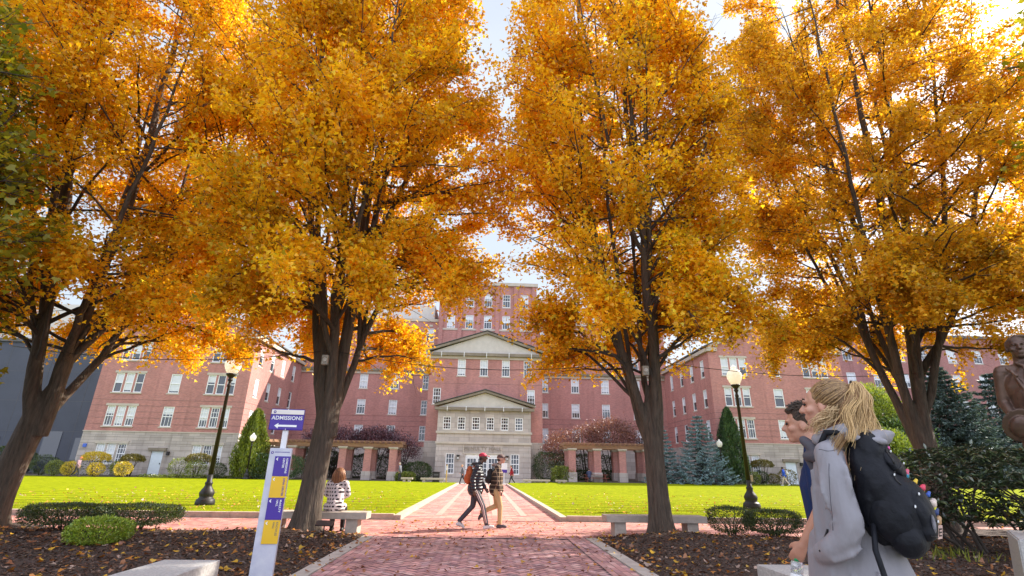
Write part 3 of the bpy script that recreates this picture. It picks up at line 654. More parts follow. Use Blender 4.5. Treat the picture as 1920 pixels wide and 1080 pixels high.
def maple(name, loc, label, seed, Hh=18.5, z0=3.0, R=3.5, zf=2.5, tr=.33, shift=(0, 0), nl=85000, lean=(0, 0), fork=None, pal=GOLD, low_in=.0, leafsize=.094, limbs=15, R2=None, group='golden maples in a row along the cross walk', hollow=(6.5, 1.15), skirt=1.05, lobe=(0, 0, 7), topk=.5):
    def bump(a, z): return 1+lobe[1]*np.exp(-((np.angle(np.exp(1j*(a-lobe[0]))))/.6)**2)*np.exp(-((z-lobe[2])/2.4)**2)
    rng = np.random.default_rng(seed); T = empty(name, loc, 0, label, 'tree', group)
    # trunk with root flare
    n = 21; zs = np.concatenate([np.linspace(-.25, zf, 16), zf+np.array([.12, .32, .55, .8, 1.05])]); cx = lean[0]*np.clip(zs/zf, 0, 2)**1.3; cy = lean[1]*(zs/zf)
    fl = tr*(1.0-.16*np.clip(zs/zf, 0, 1)) + tr*.34*np.exp(-np.clip(zs+.05, 0, 9)/.2) + tr*.05*np.clip((zs-zf+.6)/.6, 0, 1)
    fl[16:] = fl[15]*np.array([.86, .66, .45, .25, .03])
    ang = np.arange(28)*2*PI/28; ph = rng.uniform(0, 6.28, 4)
    ribs = 1+.06*np.sin(3*ang+ph[0])+.045*np.sin(5*ang+ph[1])
    vs = []
    for i in range(n):
        rr = fl[i]*(ribs+.025*np.sin(11*ang+ph[2]+zs[i]*1.3)+.02*np.sin(17*ang+ph[3]-zs[i])+rng.normal(0, .008, 28)) * (1+.10*np.exp(-max(zs[i], 0)/.3)*np.sin(5*ang+ph[1]))
        vs.append(np.stack([cx[i]+rr*np.cos(ang), cy[i]+rr*np.sin(ang), np.full(28, zs[i])], 1))
    vs = np.concatenate(vs); i = (np.arange(n-1)[:, None]*28); j = np.arange(28)[None, :]
    lp = np.stack([i+j, i+(j+1) % 28, i+28+(j+1) % 28, i+28+j], -1).reshape(-1)
    tvs, tlp = vs, lp
    top = np.array([cx[15], cy[15], zf]); C0 = np.array([shift[0], shift[1]])
    def axis(z): return top[:2]+(C0-top[:2])*min(1, max(0, (z-zf)/5))
    def inside(P, k=1.0):
        t = (P[:, 2]-z0)/(Hh-z0); r = crown_radius(np.clip(t, 0, 1), R, topk=topk)*k; ax = np.array([axis(z) for z in P[:, 2]]) if len(P) < 5000 else top[:2]+(C0-top[:2])*np.clip((P[:, 2:3]-zf)/5, 0, 1)
        a = np.arctan2(P[:, 1]-ax[:, 1], P[:, 0]-ax[:, 0])
        lump = 1+.10*np.sin(3*a+P[:, 2]*.9+seed)+.07*np.sin(5*a-P[:, 2]*1.7+seed*2)+.05*np.sin(9*a+P[:, 2]*3.1)
        return (np.hypot(P[:, 0]-ax[:, 0], P[:, 1]-ax[:, 1]) < r*lump*bump(a, P[:, 2])) & (t > -.03) & (t < 1)
    big, sec, tw = [], [], []
    G = [(k*2.399+rng.normal(0, .25)) for k in range(limbs)]
    for k, a in enumerate(G):
        u = (k+.5)/limbs; ztop = z0+(Hh-z0)*(.22+.74*u**.75); rt = float(crown_radius((ztop-z0)/(Hh-z0), R, topk=topk))*(.78 if u < .75 else .45)
        if k >= limbs-2: rt *= .3
        ax = axis(ztop); end = np.array([ax[0]+rt*math.cos(a), ax[1]+rt*math.sin(a), ztop])
        prim = k < 5; kz = k
        if prim:
            st = top+np.array([math.cos(a)*tr*.36, math.sin(a)*tr*.36, -.55+.12*k]); u2 = [.95, .6, .8, .45, .7][k]; ztop = z0+(Hh-z0)*u2; rt = float(crown_radius(u2, R))*(.25 if k == 0 else .6); ax = axis(ztop); end = np.array([ax[0]+rt*math.cos(a), ax[1]+rt*math.sin(a), ztop]); r0 = tr*(.56, .36, .45, .33, .40)[k]
        else:
            ds = [abs((a-G[q]+PI) % (2*PI)-PI) for q in range(5)]; pb = big[int(np.argmin(ds))]; ij = int(rng.integers(1, 7)); st = pb[0][ij].copy(); r0 = pb[1][ij]*rng.uniform(.45, .62)
            if ztop < st[2]+2: ztop = st[2]+2.5
            ax = axis(ztop); end = np.array([ax[0]+rt*math.cos(a), ax[1]+rt*math.sin(a), ztop])
        mid = np.array([st[0]*.45+end[0]*.55+math.cos(a)*R*.18, st[1]*.45+end[1]*.55+math.sin(a)*R*.18, st[2]+(ztop-st[2])*.36])
        if prim: mid = np.array([st[0]*.62+end[0]*.38+math.cos(a)*.25, st[1]*.62+end[1]*.38+math.sin(a)*.25, st[2]+(ztop-st[2])*.42])
        P = wig(curve(st, mid, end, 18), rng, .035); rad = r0*(1-np.linspace(0, 1, 18))**.85+.012
        rad[0] *= 1.05 if prim else 1.0; big.append((P, rad))
        ns = int(9+9*(ztop-z0)/(Hh-z0))
        for q in range(ns):
            tt = .16+.82*(q+rng.uniform(0, 1))/ns; ii = min(16, int(tt*17)); b0 = P[ii]+(P[ii+1]-P[ii])*(tt*17-ii); ax = axis(b0[2]); 
            o = b0[:2]-ax; oa = math.atan2(o[1], o[0])+rng.normal(0, .95); zt = min(Hh-.15, b0[2]+rng.uniform(.5, 3.2)*(1-.35*tt)); 
            if tt < .3: zt = b0[2]+rng.uniform(-.2, 1.6)
            re = float(crown_radius(min(1, max(0, (zt-z0)/(Hh-z0))), R, topk=topk))*rng.uniform(.7, 1.02)*float(bump(oa, zt)); ax2 = axis(zt)
            e = np.array([ax2[0]+re*math.cos(oa), ax2[1]+re*math.sin(oa), zt]); L = np.linalg.norm(e-b0)
            if L > 3.6: e = b0+(e-b0)*3.6/L
            md = (b0+e)/2+np.array([0, 0, .28*L*rng.uniform(-.1, .6)]); S = wig(curve(b0, md, e, 9), rng, .03); rs = max(.012, rad[ii]*.42); sec.append((S, rs*(1-np.linspace(0, 1, 9))**.8+.005))
            for _ in range(7):
                t2 = rng.uniform(.2, 1); jj = min(7, int(t2*8)); c0 = S[jj]; dr = unit((S[jj+1]-S[jj])[None, :])[0]+rng.normal(0, .55, 3)+np.array([0, 0, .15]); ll = rng.uniform(.5, 1.25)
                e2 = c0+dr/np.linalg.norm(dr)*ll; tw.append((curve(c0, (c0+e2)/2+rng.normal(0, .06, 3), e2, 4), np.array([.009, .007, .005, .003])))
    nmain = len(tw)
    # drooping skirt branches that carry the lowest leaves
    for k in range(15):
        a = k*2*PI/15+rng.normal(0, .15); re = R*rng.uniform(.62, skirt); ds = [abs((a-G[q]+PI) % (2*PI)-PI) for q in range(5)]; b0 = big[int(np.argmin(ds))][0][int(rng.integers(2, 7))].copy()
        e = np.array([top[0]+re*math.cos(a), top[1]+re*math.sin(a), z0+rng.uniform(.35, 2.2)]); md = np.array([(b0[0]+e[0])/2, (b0[1]+e[1])/2, max(b0[2], e[2])+rng.uniform(.3, .8)])
        S = wig(curve(b0, md, e, 12), rng, .03); sec.append((S, .04*(1-np.linspace(0, 1, 12))**.7+.006))
        for _ in range(26):
            t2 = rng.uniform(.38, 1); jj = min(10, int(t2*11)); c0 = S[jj]; dr = unit((S[jj+1]-S[jj])[None, :])[0]+rng.normal(0, .6, 3); ll = rng.uniform(.35, .95); e2 = c0+dr/np.linalg.norm(dr)*ll
            tw.append((curve(c0, (c0+e2)/2, e2, 4), np.array([.008, .006, .005, .003])))
    # trunk and the five great limbs grown into one piece
    mb = MB(); bv = [mb.bm.verts.new(p) for p in tvs]
    for q0 in range(0, len(tlp), 4): mb.bm.faces.new([bv[i_] for i_ in tlp[q0:q0+4]])
    mb.bm.faces.new(bv[:28][::-1]); mb.bm.faces.new(bv[-28:])
    for P_, r_ in big[:5]: mb.tube([tuple(p) for p in P_], list(r_), 12)
    bmesh.ops.recalc_face_normals(mb.bm, faces=mb.bm.faces[:])
    me = bpy.data.meshes.new('trunk'); mb.bm.to_mesh(me); mb.bm.free(); to = bpy.data.objects.new('trunk', me); COL.objects.link(to)
    md_ = to.modifiers.new('r', 'REMESH'); md_.mode = 'VOXEL'; md_.voxel_size = .026; ms_ = to.modifiers.new('s', 'SMOOTH'); ms_.iterations = 5; ms_.factor = .5
    m2 = bpy.data.meshes.new_from_object(to.evaluated_get(bpy.context.evaluated_depsgraph_get())); bpy.data.objects.remove(to); m2.name = 'trunk'; m2.polygons.foreach_set('use_smooth', np.ones(len(m2.polygons), bool)); m2.materials.clear(); link('trunk', m2, M['bark'], T)
    me = branch_mesh('limbs', big[5:], 9); lim = link('limbs', me, M['bark'], T)
    me = branch_mesh('branches', sec, 5); link('branches', me, M['twig'], lim)
    keep = tw if len(tw) < 2600 else [tw[i] for i in rng.choice(len(tw), 2600, False)]
    me = branch_mesh('twigs', keep, 3); link('twigs', me, M['twig'], lim)
    # leaves hang in sprays along every twig
    nt_ = len(tw); per = max(3, nl//nt_+1); W4 = np.array([t_[0] for t_ in tw]); ti = np.repeat(np.arange(nt_), per); s = rng.uniform(.0, 1.12, len(ti))*3; i0 = np.clip(s.astype(int), 0, 2); f = (s-i0)[:, None]
    P = W4[ti, i0]*(1-f)+W4[ti, i0+1]*f+rng.normal(0, .13, (len(ti), 3))
    ok = inside(P, 1.06) | (ti >= nmain); ax = top[:2]+(C0-top[:2])*np.clip((P[:, 2:3]-zf)/5, 0, 1); rr = np.hypot(*(P[:, :2]-ax).T)
    # the heart of the lower crown is bare wood
    hol = np.clip(1-(P[:, 2]-zf)/hollow[0], 0, 1)*R*.55*hollow[1]; ok &= (rr > hol) | (rng.random(len(P)) < .10)
    dropt = rng.random(nt_) < .14; gap = np.sin(P[:, 0]*2.1+seed)*np.sin(P[:, 1]*1.9+seed*2)*np.sin(P[:, 2]*1.3+seed*3)+.5*np.sin(P[:, 0]*4.3)*np.sin(P[:, 2]*3.1+P[:, 1]*2)
    ok &= ~dropt[ti] & ((gap < .46) | (rng.random(len(P)) < .25))
    P = P[ok]; ti = ti[ok]; n = len(P)
    tb = rng.normal(0, 1, nt_)                                   # each spray has its own tone
    hh = np.clip((P[:, 2]-z0)/(Hh-z0), 0, 1); red = np.clip(hh*1.1-.42+.22*tb[ti]+rng.normal(0, .12, n), 0, 1)
    pa = np.array(pal); c = pa[0]*(1-red[:, None])+pa[2]*red[:, None]; g = rng.random(n)
    c[g < .20] = pa[1]; low = (hh < .25) & (g > .86); c[low] = pa[4]; c[(g > .93) & ~low] = pa[3]; c[(g > .975)] = pa[5]
    c = np.clip(c*(1+.13*tb[ti][:, None]*1.3+rng.normal(0, .10, (n, 1))), .01, .95)
    Nn = np.array([0, 0, 1.])+rng.normal(0, .75, (n, 3)); D = rng.normal(0, 1, (n, 3)); D[:, 2] = D[:, 2]*.45-.35
    me = leaves('crown', P, D, Nn, leafsize*rng.uniform(.65, 1.2, n), c); link('crown', me, M['maple'], T)
    return T
maple('maple_tree', (-3.6, 11.6, .18), 'golden maple rising behind the admissions sign post, trunk beside the seated woman', 21, Hh=18.5, R=3.95, topk=.85, z0=3.5, tr=.255, shift=(.22, 0), lobe=(0, .40, 7.4), zf=2.35, nl=240000, lean=(.14, 0), skirt=.85)
maple('maple_tree', (3.85, 11.6, .18), 'golden maple standing at the stone bench just right of the brick walk', 5, Hh=18.6, R=3.5, topk=.92, z0=3.35, tr=.23, shift=(-.68, 0), lobe=(PI, .36, 7.8), zf=2.2, nl=215000, lean=(-.06, 0), skirt=.85)
maple('maple_tree', (-10.4, 12.2, .18), 'thick leaning golden maple at the far left behind the low dark hedges', 33, Hh=18.2, R=4.4, z0=3.4, tr=.29, shift=(.3, 0), zf=2.3, nl=240000, lean=(.35, 0), skirt=.9)
maple('maple_tree', (11.75, 13.3, .15), 'dark spreading maple at the right rising behind the glossy shrub and the statue', 48, Hh=22.5, R=4.75, z0=4.2, tr=.29, lobe=(PI, .08, 14), shift=(.3, 0), zf=2.3, nl=300000, lean=(-.1, 0), skirt=.8, pal=[(.68,.42,.03),(.76,.50,.04),(.54,.29,.025),(.44,.21,.02),(.48,.40,.04),(.32,.14,.02)])
maple('maple_tree', (21.5, 13, .15), 'maple crown at the top right edge beyond the statue', 61, Hh=19, R=4.8, z0=3.1, tr=.36, zf=2.2, nl=60000, leafsize=.17)
GREENG = [(.30,.30,.03),(.42,.36,.03),(.20,.24,.02),(.12,.17,.02),(.16,.22,.03),(.5,.32,.03)]
maple('broadleaf_tree', (-11.5, 7.1, .15), 'green leaved tree whose low boughs reach in at the left edge', 77, Hh=10.5, R=3.9, z0=2.0, tr=.3, zf=2.2, nl=45000, pal=GREENG, group=None, leafsize=.13)
maple('broadleaf_tree', (13.0, 4.8, .15), 'yellowing green tree whose boughs reach in at the top right corner', 78, Hh=13.5, R=4.2, z0=3.6, tr=.3, zf=2.8, nl=45000, pal=GREENG, group=None, leafsize=.13)
# ------------------------------------------------------------------ shrubs, hedges, far trees
def shell_points(n, r, rng, pw=2.0, inner=.72, floor=-1.0):
    d = unit(rng.normal(0, 1, (int(n*1.6)+10, 3))); d = d[d[:, 2] > floor][:n]
    k = (np.abs(d)**pw).sum(1)**(-1/pw); rad = rng.uniform(inner, 1.0, len(d))**.6
    lump = 1+.05*np.sin(d[:, 0]*7+d[:, 1]*5)+.04*np.sin(d[:, 2]*9+d[:, 0]*11)
    P = d*(k*rad*lump)[:, None]*np.array(r); return P, d
def shrub(name, loc, r, n, size, pal, wts, label, cat, group=None, pw=2.0, kind='oval', mat='shrub', stem=True, inner=.72, up=.6, zc=None, gname='foliage', jit=.16, floor=-1.0, stems=5, stem_r=.02, width=1.0, parts=('foliage', 'stem'), rag=0.0, seed=None):
    rng = np.random.default_rng(int(abs(loc[0]*31+loc[1]*17)*10) if seed is None else seed)
    T = empty(name, loc, 0, label, cat, group); zc = r[2] if zc is None else zc
    P, d = shell_points(n, r, rng, pw, inner, floor); P = P+rng.normal(0, rag, P.shape) if rag else P; P[:, 2] += zc
    D = d+rng.normal(0, .6, d.shape)+np.array([0, 0, up]); Nn = d+rng.normal(0, .5, d.shape)+np.array([0, 0, .3])
    c = pick(len(P), pal, wts, rng, jit); me = leaves(parts[0], P, D, Nn, size*rng.uniform(.6, 1.25, len(P)), c, kind, width); link(parts[0], me, M[mat], T)
    if stem:
        mb = MB()
        for k in range(stems):
            a = k*2*PI/stems+rng.uniform(-.3, .3); e = (r[0]*.6*math.cos(a), r[1]*.6*math.sin(a), zc+r[2]*.2)
            mb.tube([(r[0]*.12*math.cos(a), r[1]*.12*math.sin(a), -.05), (e[0]*.5, e[1]*.5, e[2]*.5), e], [stem_r*1.4, stem_r, stem_r*.5], 6)
        mb.build(parts[1], M['twig'], T)
    return T
HG = [(.04,.065,.012),(.06,.09,.016),(.025,.045,.01),(.12,.14,.02),(.16,.12,.03)]; HW = [4,4,3,1.4,.5]
LG = [(.22,.33,.02),(.32,.42,.03),(.13,.2,.015),(.40,.42,.05)]
shrub('clipped_hedge', (-8.08, 11.15, .14), (.66, .55, .17), 13000, .034, HG, HW, 'dark flat topped hedge at the far left of the mulch bed, bare stems beneath', 'hedge', 'low dark hedges in the mulch beds', pw=5, zc=.30, stems=9, stem_r=.014, mat='shrub', rag=.012)
shrub('clipped_hedge', (-6.80, 11.25, .14), (.68, .58, .17), 13000, .034, HG, HW, 'dark flat topped hedge between the far left hedge and the sign post', 'hedge', 'low dark hedges in the mulch beds', pw=5, zc=.30, stems=9, stem_r=.014, rag=.012)
shrub('round_bush', (-6.22, 9.4, .14), (.44, .42, .20), 9000, .036, LG, [4,4,2,2], 'bright green low round bush in front of the dark hedges', 'bush', pw=2.4, zc=.20, stems=6, stem_r=.01, rag=.012)
shrub('clipped_hedge', (5.72, 12.35, .05), (.47, .42, .26), 6500, .036, HG, HW, 'small dark hedge just right of the stone bench beneath the lamp post', 'hedge', 'low dark hedges in the mulch beds', pw=4, zc=.34, stems=6, stem_r=.014, rag=.01)
shrub('clipped_hedge', (6.3, 11.6, .12), (.54, .45, .22), 9500, .036, HG, HW, 'dark hedge strewn with leaves, left of the man in the blue shirt', 'hedge', 'low dark hedges in the mulch beds', pw=4, zc=.30, stems=8, stem_r=.014, rag=.01)
# rhododendron: whorls of long glossy leaves on crooked stems
def rhodo():
    rng = np.random.default_rng(5); loc = (9.1, 9.2, .15); T = empty('rhododendron', loc, 0, 'big dark glossy leaved shrub on crooked stems beside the statue pedestal', 'shrub')
    P0, d = shell_points(900, (1.95, 1.3, .70), rng, 2.3, .6); P0[:, 2] += 1.08; P0 = P0[P0[:, 2] > .45]; d = d[:len(P0)]; k = 9
    a = np.tile(np.arange(k)*2*PI/k, len(P0))+np.repeat(rng.uniform(0, 6.28, len(P0)), k); C = np.repeat(P0, k, 0)+rng.normal(0, .012, (len(P0)*k, 3))
    D = np.stack([np.cos(a), np.sin(a), rng.normal(.05, .28, len(a))], 1)+np.repeat(rng.normal(0, .3, (len(P0), 3)), k, 0); Nn = np.array([0, 0, 1.])+rng.normal(0, .25, D.shape)
    c = pick(len(C), [(.032,.062,.016),(.055,.095,.02),(.02,.04,.012),(.09,.11,.03),(.25,.10,.02)], [5,4,3,.8,.12], rng, .2)
    me = leaves('foliage', C, D, Nn, rng.uniform(.10, .17, len(C)), c, 'lance', 1.25); link('foliage', me, M['waxy'], T)
    paths = []
    for j in range(16):
        x = rng.uniform(-.35, .35)+(-.7 if j % 2 else .5); e = np.array([x*1.5+rng.normal(0, .5), rng.normal(0, .5), 1.1]); b = np.array([x, rng.normal(0, .15), -.05]); paths.append((wig(curve(b, (b+e)/2+rng.normal(0, .18, 3), e, 9), rng, .03), np.linspace(.034, .012, 9))); main = paths[-1][0]
        for q in range(3):
            s0 = main[4+q]; e2 = s0+np.array([rng.normal(0, .4), rng.normal(0, .4), .4]); paths.append((wig(curve(s0, (s0+e2)/2, e2, 5), rng, .02), np.linspace(.014, .006, 5)))
    me = branch_mesh('stems', paths, 7); link('stems', me, M['twig'], T)
rhodo()
# tufts of green weeds under it
grass_patch('weeds', 6.6, 8.2, 8.2, 9.4, 160, lambda x, y: mound(x, y), (.08, .2), pal=[(.16,.2,.03),(.3,.3,.05)])
# topiaries and balls in front of the wings
YB = [(.62,.45,.03),(.7,.5,.05),(.45,.38,.03)]; GB = [(.16,.20,.02),(.24,.26,.03),(.10,.14,.015)]; OB = [(.16,.13,.02),(.22,.17,.03),(.1,.09,.015)]
def topiary(x, y, zt, pal, label, s=1.0, z=.3):
    T = shrub('topiary_tree', (x, y, z), (1.15*s, 1.1*s, .52*s), 2600, .13, pal, [4,3,2], label, 'topiary', 'mushroom clipped topiaries', zc=zt-z-.5*s, stems=4, stem_r=.04, parts=('crown', 'trunk'), floor=-.45, rag=.03); return T
topiary(-36.9, 52.6, 2.33, YB, 'bright yellow mushroom topiary nearest the left corner of the left wing')
topiary(-33.9, 53.2, 2.2, OB, 'olive brown mushroom topiary beneath the left triple window', .85)
topiary(-27.7, 53.2, 2.35, OB, 'olive green mushroom topiary left of the near left lamp post')
topiary(29.3, 54.4, 2.75, OB, 'olive mushroom topiary behind the person in blue', .95, .35)
def ball(x, y, r, pal, label, z=.28, wz=.85):
    return shrub('ball_bush', (x, y, z), (r, r, r*wz), 1500, .11, pal, [4,3,2], label, 'bush', 'ball clipped bushes', stem=True, stems=3, stem_r=.03, rag=.02)
ball(-41.5, 52.6, 1.05, HG[:3], 'dark round bush furthest left by the big leaning trunk'); ball(-39.9, 52, .75, GB, 'yellow green round bush, second from the left trunk')
ball(-38.4, 51.8, .7, YB, 'small yellowish round bush just left of the cyclist'); ball(-36.1, 51.8, .68, YB, 'yellow green ball directly below the yellow topiary'); ball(-34.9, 53.2, .8, GB, 'taller round bush right of the yellow topiary'); ball(-33.9, 52.2, .75, YB, 'yellow ball bush in front, below the olive topiary')
ball(-29.0, 52.6, 1.0, GB, 'round green bush below the left edge of the second triple window'); ball(-27.3, 52.3, .9, GB, 'round green bush below the second olive topiary'); ball(-25.4, 52.6, .75, HG[:3], 'dark round bush just right of the near left lamp post')
ball(27.7, 53.5, .7, GB, 'small round bush left of the olive topiary near the blue spruce', .38); ball(28.8, 54, .75, HG[:3], 'dark round bush directly under the right olive topiary', .38); ball(31.6, 54, .9, OB, 'olive round bush between the person in blue and the pale door', .38); ball(30.3, 54.4, .6, OB, 'small olive bush behind the person in blue', .38)
shrub('hedge_mass', (-47.5, 56, .3), (2.2, 1.6, 1.3), 3000, .2, HG[:3], [3,3,2], 'dark green bush at the foot of the grey modern building', 'bush', stems=4)
shrub('hedge_mass', (-39.5, 56.2, .2), (3.4, .8, .7), 2500, .15, HG[:3], [3,3,2], 'low dark planting behind the round bushes left of the wing', 'bush', stems=4, pw=3)
shrub('hedge_mass', (-20.4, 53.4, .2), (2.6, 1.4, 1.15), 7500, .14, [(.05,.10,.03),(.08,.14,.04),(.03,.06,.02)], [3,3,2], 'broad green hedge right of the left arborvitae, ending at the pergola', 'hedge', stems=6, pw=3, rag=.04)
for (x, y, rx, rz, z, lb, pl) in ((-6.9, 56.5, 1.5, .95, .1, 'dark evergreen mound left of the entrance pavilion', HG[:3]), (-7.9, 55, .95, .42, .1, 'low boxy green hedge left of the entrance behind the small stone seat', GB), (8.4, 55.5, 1.15, .75, .25, 'boxy pale green hedge right of the entrance', GB), (12.5, 59, 3.0, .6, .25, 'low boxy hedge seen between the right pergola columns', HG[:3]), (7.6, 58.5, 2.0, 1.5, .25, 'dark evergreen mound behind the boxy hedge right of the entrance', HG[:3]), (12, 61, 4.5, 1.5, .25, 'dark evergreen mass behind the right pergola', HG[:3]), (-13, 60, 4.8, 1.3, .15, 'dark evergreen mass behind the left pergola', HG[:3]), (-18.5, 60, 3, 1.6, .15, 'dark evergreen mound at the left end of the left pergola', HG[:3])):
    shrub('clipped_shrub', (x, y, z), (rx, 1.0, rz), int(1500+1600*rx), .16, pl, [4,3,2], lb, 'hedge', pw=4 if 'boxy' in lb else 2.2, stems=4, rag=.03)
# ivy-low ground cover along the wings
for (a, b, y) in ((-33, -24, 53.3), (24, 32, 53.2)):
    me = leaves('ground_cover', np.stack([RNG.uniform(a, b, 2500), RNG.uniform(y-.4, y+.5, 2500), RNG.uniform(.15, .42, 2500)], 1), RNG.normal(0, 1, (2500, 3)), RNG.normal(0, 1, (2500, 3)), .14, pick(2500, GB, [3,2,3]), 'oval'); tag(link('ground_cover', me, M['shrub']), kind='stuff')
# columnar arborvitae
def arbor(x, y, z, Hh, R, pal, label, n=16000):
    rng = np.random.default_rng(int(abs(x)*10)); T = empty('arborvitae', (x, y, z), 0, label, 'tree', 'tall pointed evergreens beside the wings'); t = rng.random(n)**.8; a = rng.uniform(0, 2*PI, n)
    spire = 1+.16*np.sin(a*5+1)+.10*np.sin(a*9+t*14); r = R*np.minimum(1, .65+t*1.6)*np.clip(1-t, 0, 1)**.62*spire*rng.uniform(.72, 1.04, n); zz = t*Hh*(1+.05*np.sin(a*5+1))
    P = np.stack([r*np.cos(a), r*np.sin(a), zz], 1); D = np.stack([np.cos(a)*.35, np.sin(a)*.35, np.ones(n)], 1)+rng.normal(0, .25, (n, 3)); Nn = np.stack([np.cos(a), np.sin(a), .2+0*a], 1)+rng.normal(0, .5, (n, 3))
    me = leaves('crown', P, D, Nn, rng.uniform(.14, .36, n), pick(n, pal, [4,3,2], rng, .2), 'oval', .8); link('crown', me, M['shrub'], T); mb = MB(); mb.tube([(0,0,-.1),(0,0,Hh*.7)], [.14, .04], 8); mb.build('trunk', M['twig'], T)
arbor(-23.0, 53.6, .2, 6.2, 1.85, [(.15,.19,.02),(.22,.25,.03),(.09,.13,.015)], 'tall yellow green arborvitae at the corner of the left wing')
arbor(26.2, 54.4, .4, 7.3, 1.75, [(.045,.10,.035),(.07,.13,.045),(.03,.06,.025)], 'tall dark green arborvitae between the blue spruce and the right lamp post')
# spruces: tiers of boughs with hanging needles
def spruce(name, x, y, z, Hh, R, pal, label, tiers=19, per=15, npb=170, size=.2, zb=.03, seed=1, group=None):
    rng = np.random.default_rng(seed); T = empty(name, (x, y, z), 0, label, 'tree', group); Ps, Ds, paths = [], [], []
    for i in range(tiers):
        t = zb+(1-zb)*(i+.3)/tiers; L = R*(1-t)**.8*1.02+.1; nb = max(5, int(per*(1-t*.6)))
        for j in range(nb):
            a = j*2*PI/nb+i*.7+rng.normal(0, .1); l = L*rng.uniform(.78, 1.12); s = np.linspace(0, 1, 8)[:, None]; dr = np.array([math.cos(a), math.sin(a), 0])
            B = dr*s*l+np.array([0, 0, 1])*(t*Hh-.12*l*np.sin(s*2.6)-.05*l*s+.10*l*s**3); paths.append((B, np.linspace(.045*(1-t)+.012, .006, 8)))
            n = int(npb*(.35+.65*(1-t))); u = rng.random(n)**.6; q = u*7; k = np.clip(q.astype(int), 0, 6); P = B[k]+(B[k+1]-B[k])*(q-k)[:, None]; w_ = .30*l*(1-u*.75)*.55+.05
            side = np.array([-dr[1], dr[0], 0]); sg = rng.uniform(-1, 1, n); P = P+side*(sg*w_)[:, None]+np.array([0, 0, -1])*np.abs(rng.normal(0, .07, n))[:, None]; Ps.append(P)
            Ds.append(dr*.9+side*(sg*.9)[:, None]+np.array([0, 0, -.15])+rng.normal(0, .3, (n, 3)))
    P = np.concatenate(Ps); D = np.concatenate(Ds); n = len(P); me = leaves('crown', P, D, np.array([0, 0, 1.])+rng.normal(0, .6, (n, 3)), size*rng.uniform(.6, 1.2, n), pick(n, pal, [4,3,2], rng, .2), 'lance', 1.3); link('crown', me, M['needle'], T)
    mb = MB(); mb.tube([(0,0,-.1),(0,0,Hh*.98)], [.05+.022*Hh, .02], 9); tr = mb.build('trunk', M['twig'], T); me = branch_mesh('boughs', paths, 4); link('boughs', me, M['twig'], tr)
BS = [(.20,.30,.32),(.30,.41,.43),(.11,.18,.19)]
spruce('blue_spruce', 22.2, 52.8, .3, 6.9, 3.2, BS, 'silvery blue spruce, the larger one, between tree trunk and arborvitae', seed=3, npb=190)
spruce('blue_spruce', 18.6, 54.0, .3, 5.9, 2.1, BS, 'silvery blue spruce half hidden behind the trunk of the second maple from the right', seed=8, tiers=16, npb=130)
DS = [(.09,.13,.12),(.14,.19,.17),(.05,.08,.075)]
spruce('dark_conifer', 57.5, 61, .4, 14.5, 7.5, DS, 'great dusky blue green conifer between the right maple and the statue', seed=12, tiers=26, per=20, npb=260, size=.42)
spruce('dark_conifer', 70, 66, .4, 15, 8, DS, 'dusky conifer behind the statue at the right edge', seed=13, tiers=20, per=16, npb=180, size=.5)
def bgtree(x, y, z, r, zc, pal, label, n=14000, size=.3, seed=1):
    shrub('garden_tree', (x, y, z), r, n, size, pal, [4,3,2], label, 'tree', None, zc=zc, stems=5, stem_r=.1, parts=('crown', 'trunk'), inner=.5, rag=.35, seed=seed)
bgtree(45.0, 57.5, .3, (3.0, 2.6, 3.4), 7.6, [(.22,.28,.03),(.32,.36,.05),(.12,.17,.03)], 'rounded yellow green tree behind the blonde head of the near woman', seed=2)
bgtree(46.0, 56, .3, (3.6, 2.6, 2.7), 4.6, [(.07,.13,.03),(.11,.18,.04),(.04,.08,.02)], 'dark green tree below the yellow green one, left of the right maple trunk', seed=4)
bgtree(42.5, 53.5, .3, (2.3, 1.8, 1.7), 3.8, [(.20,.26,.03),(.28,.32,.05),(.10,.15,.03)], 'light green tree around the small far lamp at the right', seed=5, n=9000)
# dark red Japanese maples behind the pergolas
PU = [(.11,.04,.06),(.16,.06,.075),(.07,.03,.045)]
def jmaple(x, y, r, zc, label, pal=PU, n=6500, seed=1):
    shrub('japanese_maple', (x, y, .2), r, n, .2, pal, [4,3,2], label, 'tree', 'small dark red maples by the pergolas', zc=zc, stems=6, stem_r=.05, parts=('crown', 'trunk'), inner=.45, rag=.28, seed=seed, floor=-.55)
jmaple(-16.6, 58.6, (3.3, 1.8, 1.15), 4.0, 'dark plum maple over the left part of the left pergola', seed=4); jmaple(-12.0, 59.0, (2.6, 1.7, 1.1), 4.1, 'dark plum maple over the middle of the left pergola', seed=5); jmaple(-8.9, 58.2, (1.7, 1.4, 1.5), 3.0, 'thin plum maple at the right end of the left pergola', n=2600, seed=6)
RU = [(.22,.085,.075),(.28,.12,.08),(.13,.05,.06)]
jmaple(14.6, 59, (3.1, 1.8, 1.9), 4.9, 'tall russet maple over the right pergola', RU, 8000, 7); jmaple(8.6, 59.2, (1.8, 1.6, 2.1), 3.3, 'loose russet maple between the entrance and the right pergola', RU, 3800, 8); jmaple(11.8, 60, (1.8, 1.5, .9), 5.1, 'small russet maple crown above the left end of the right pergola', RU, 1500, 9)

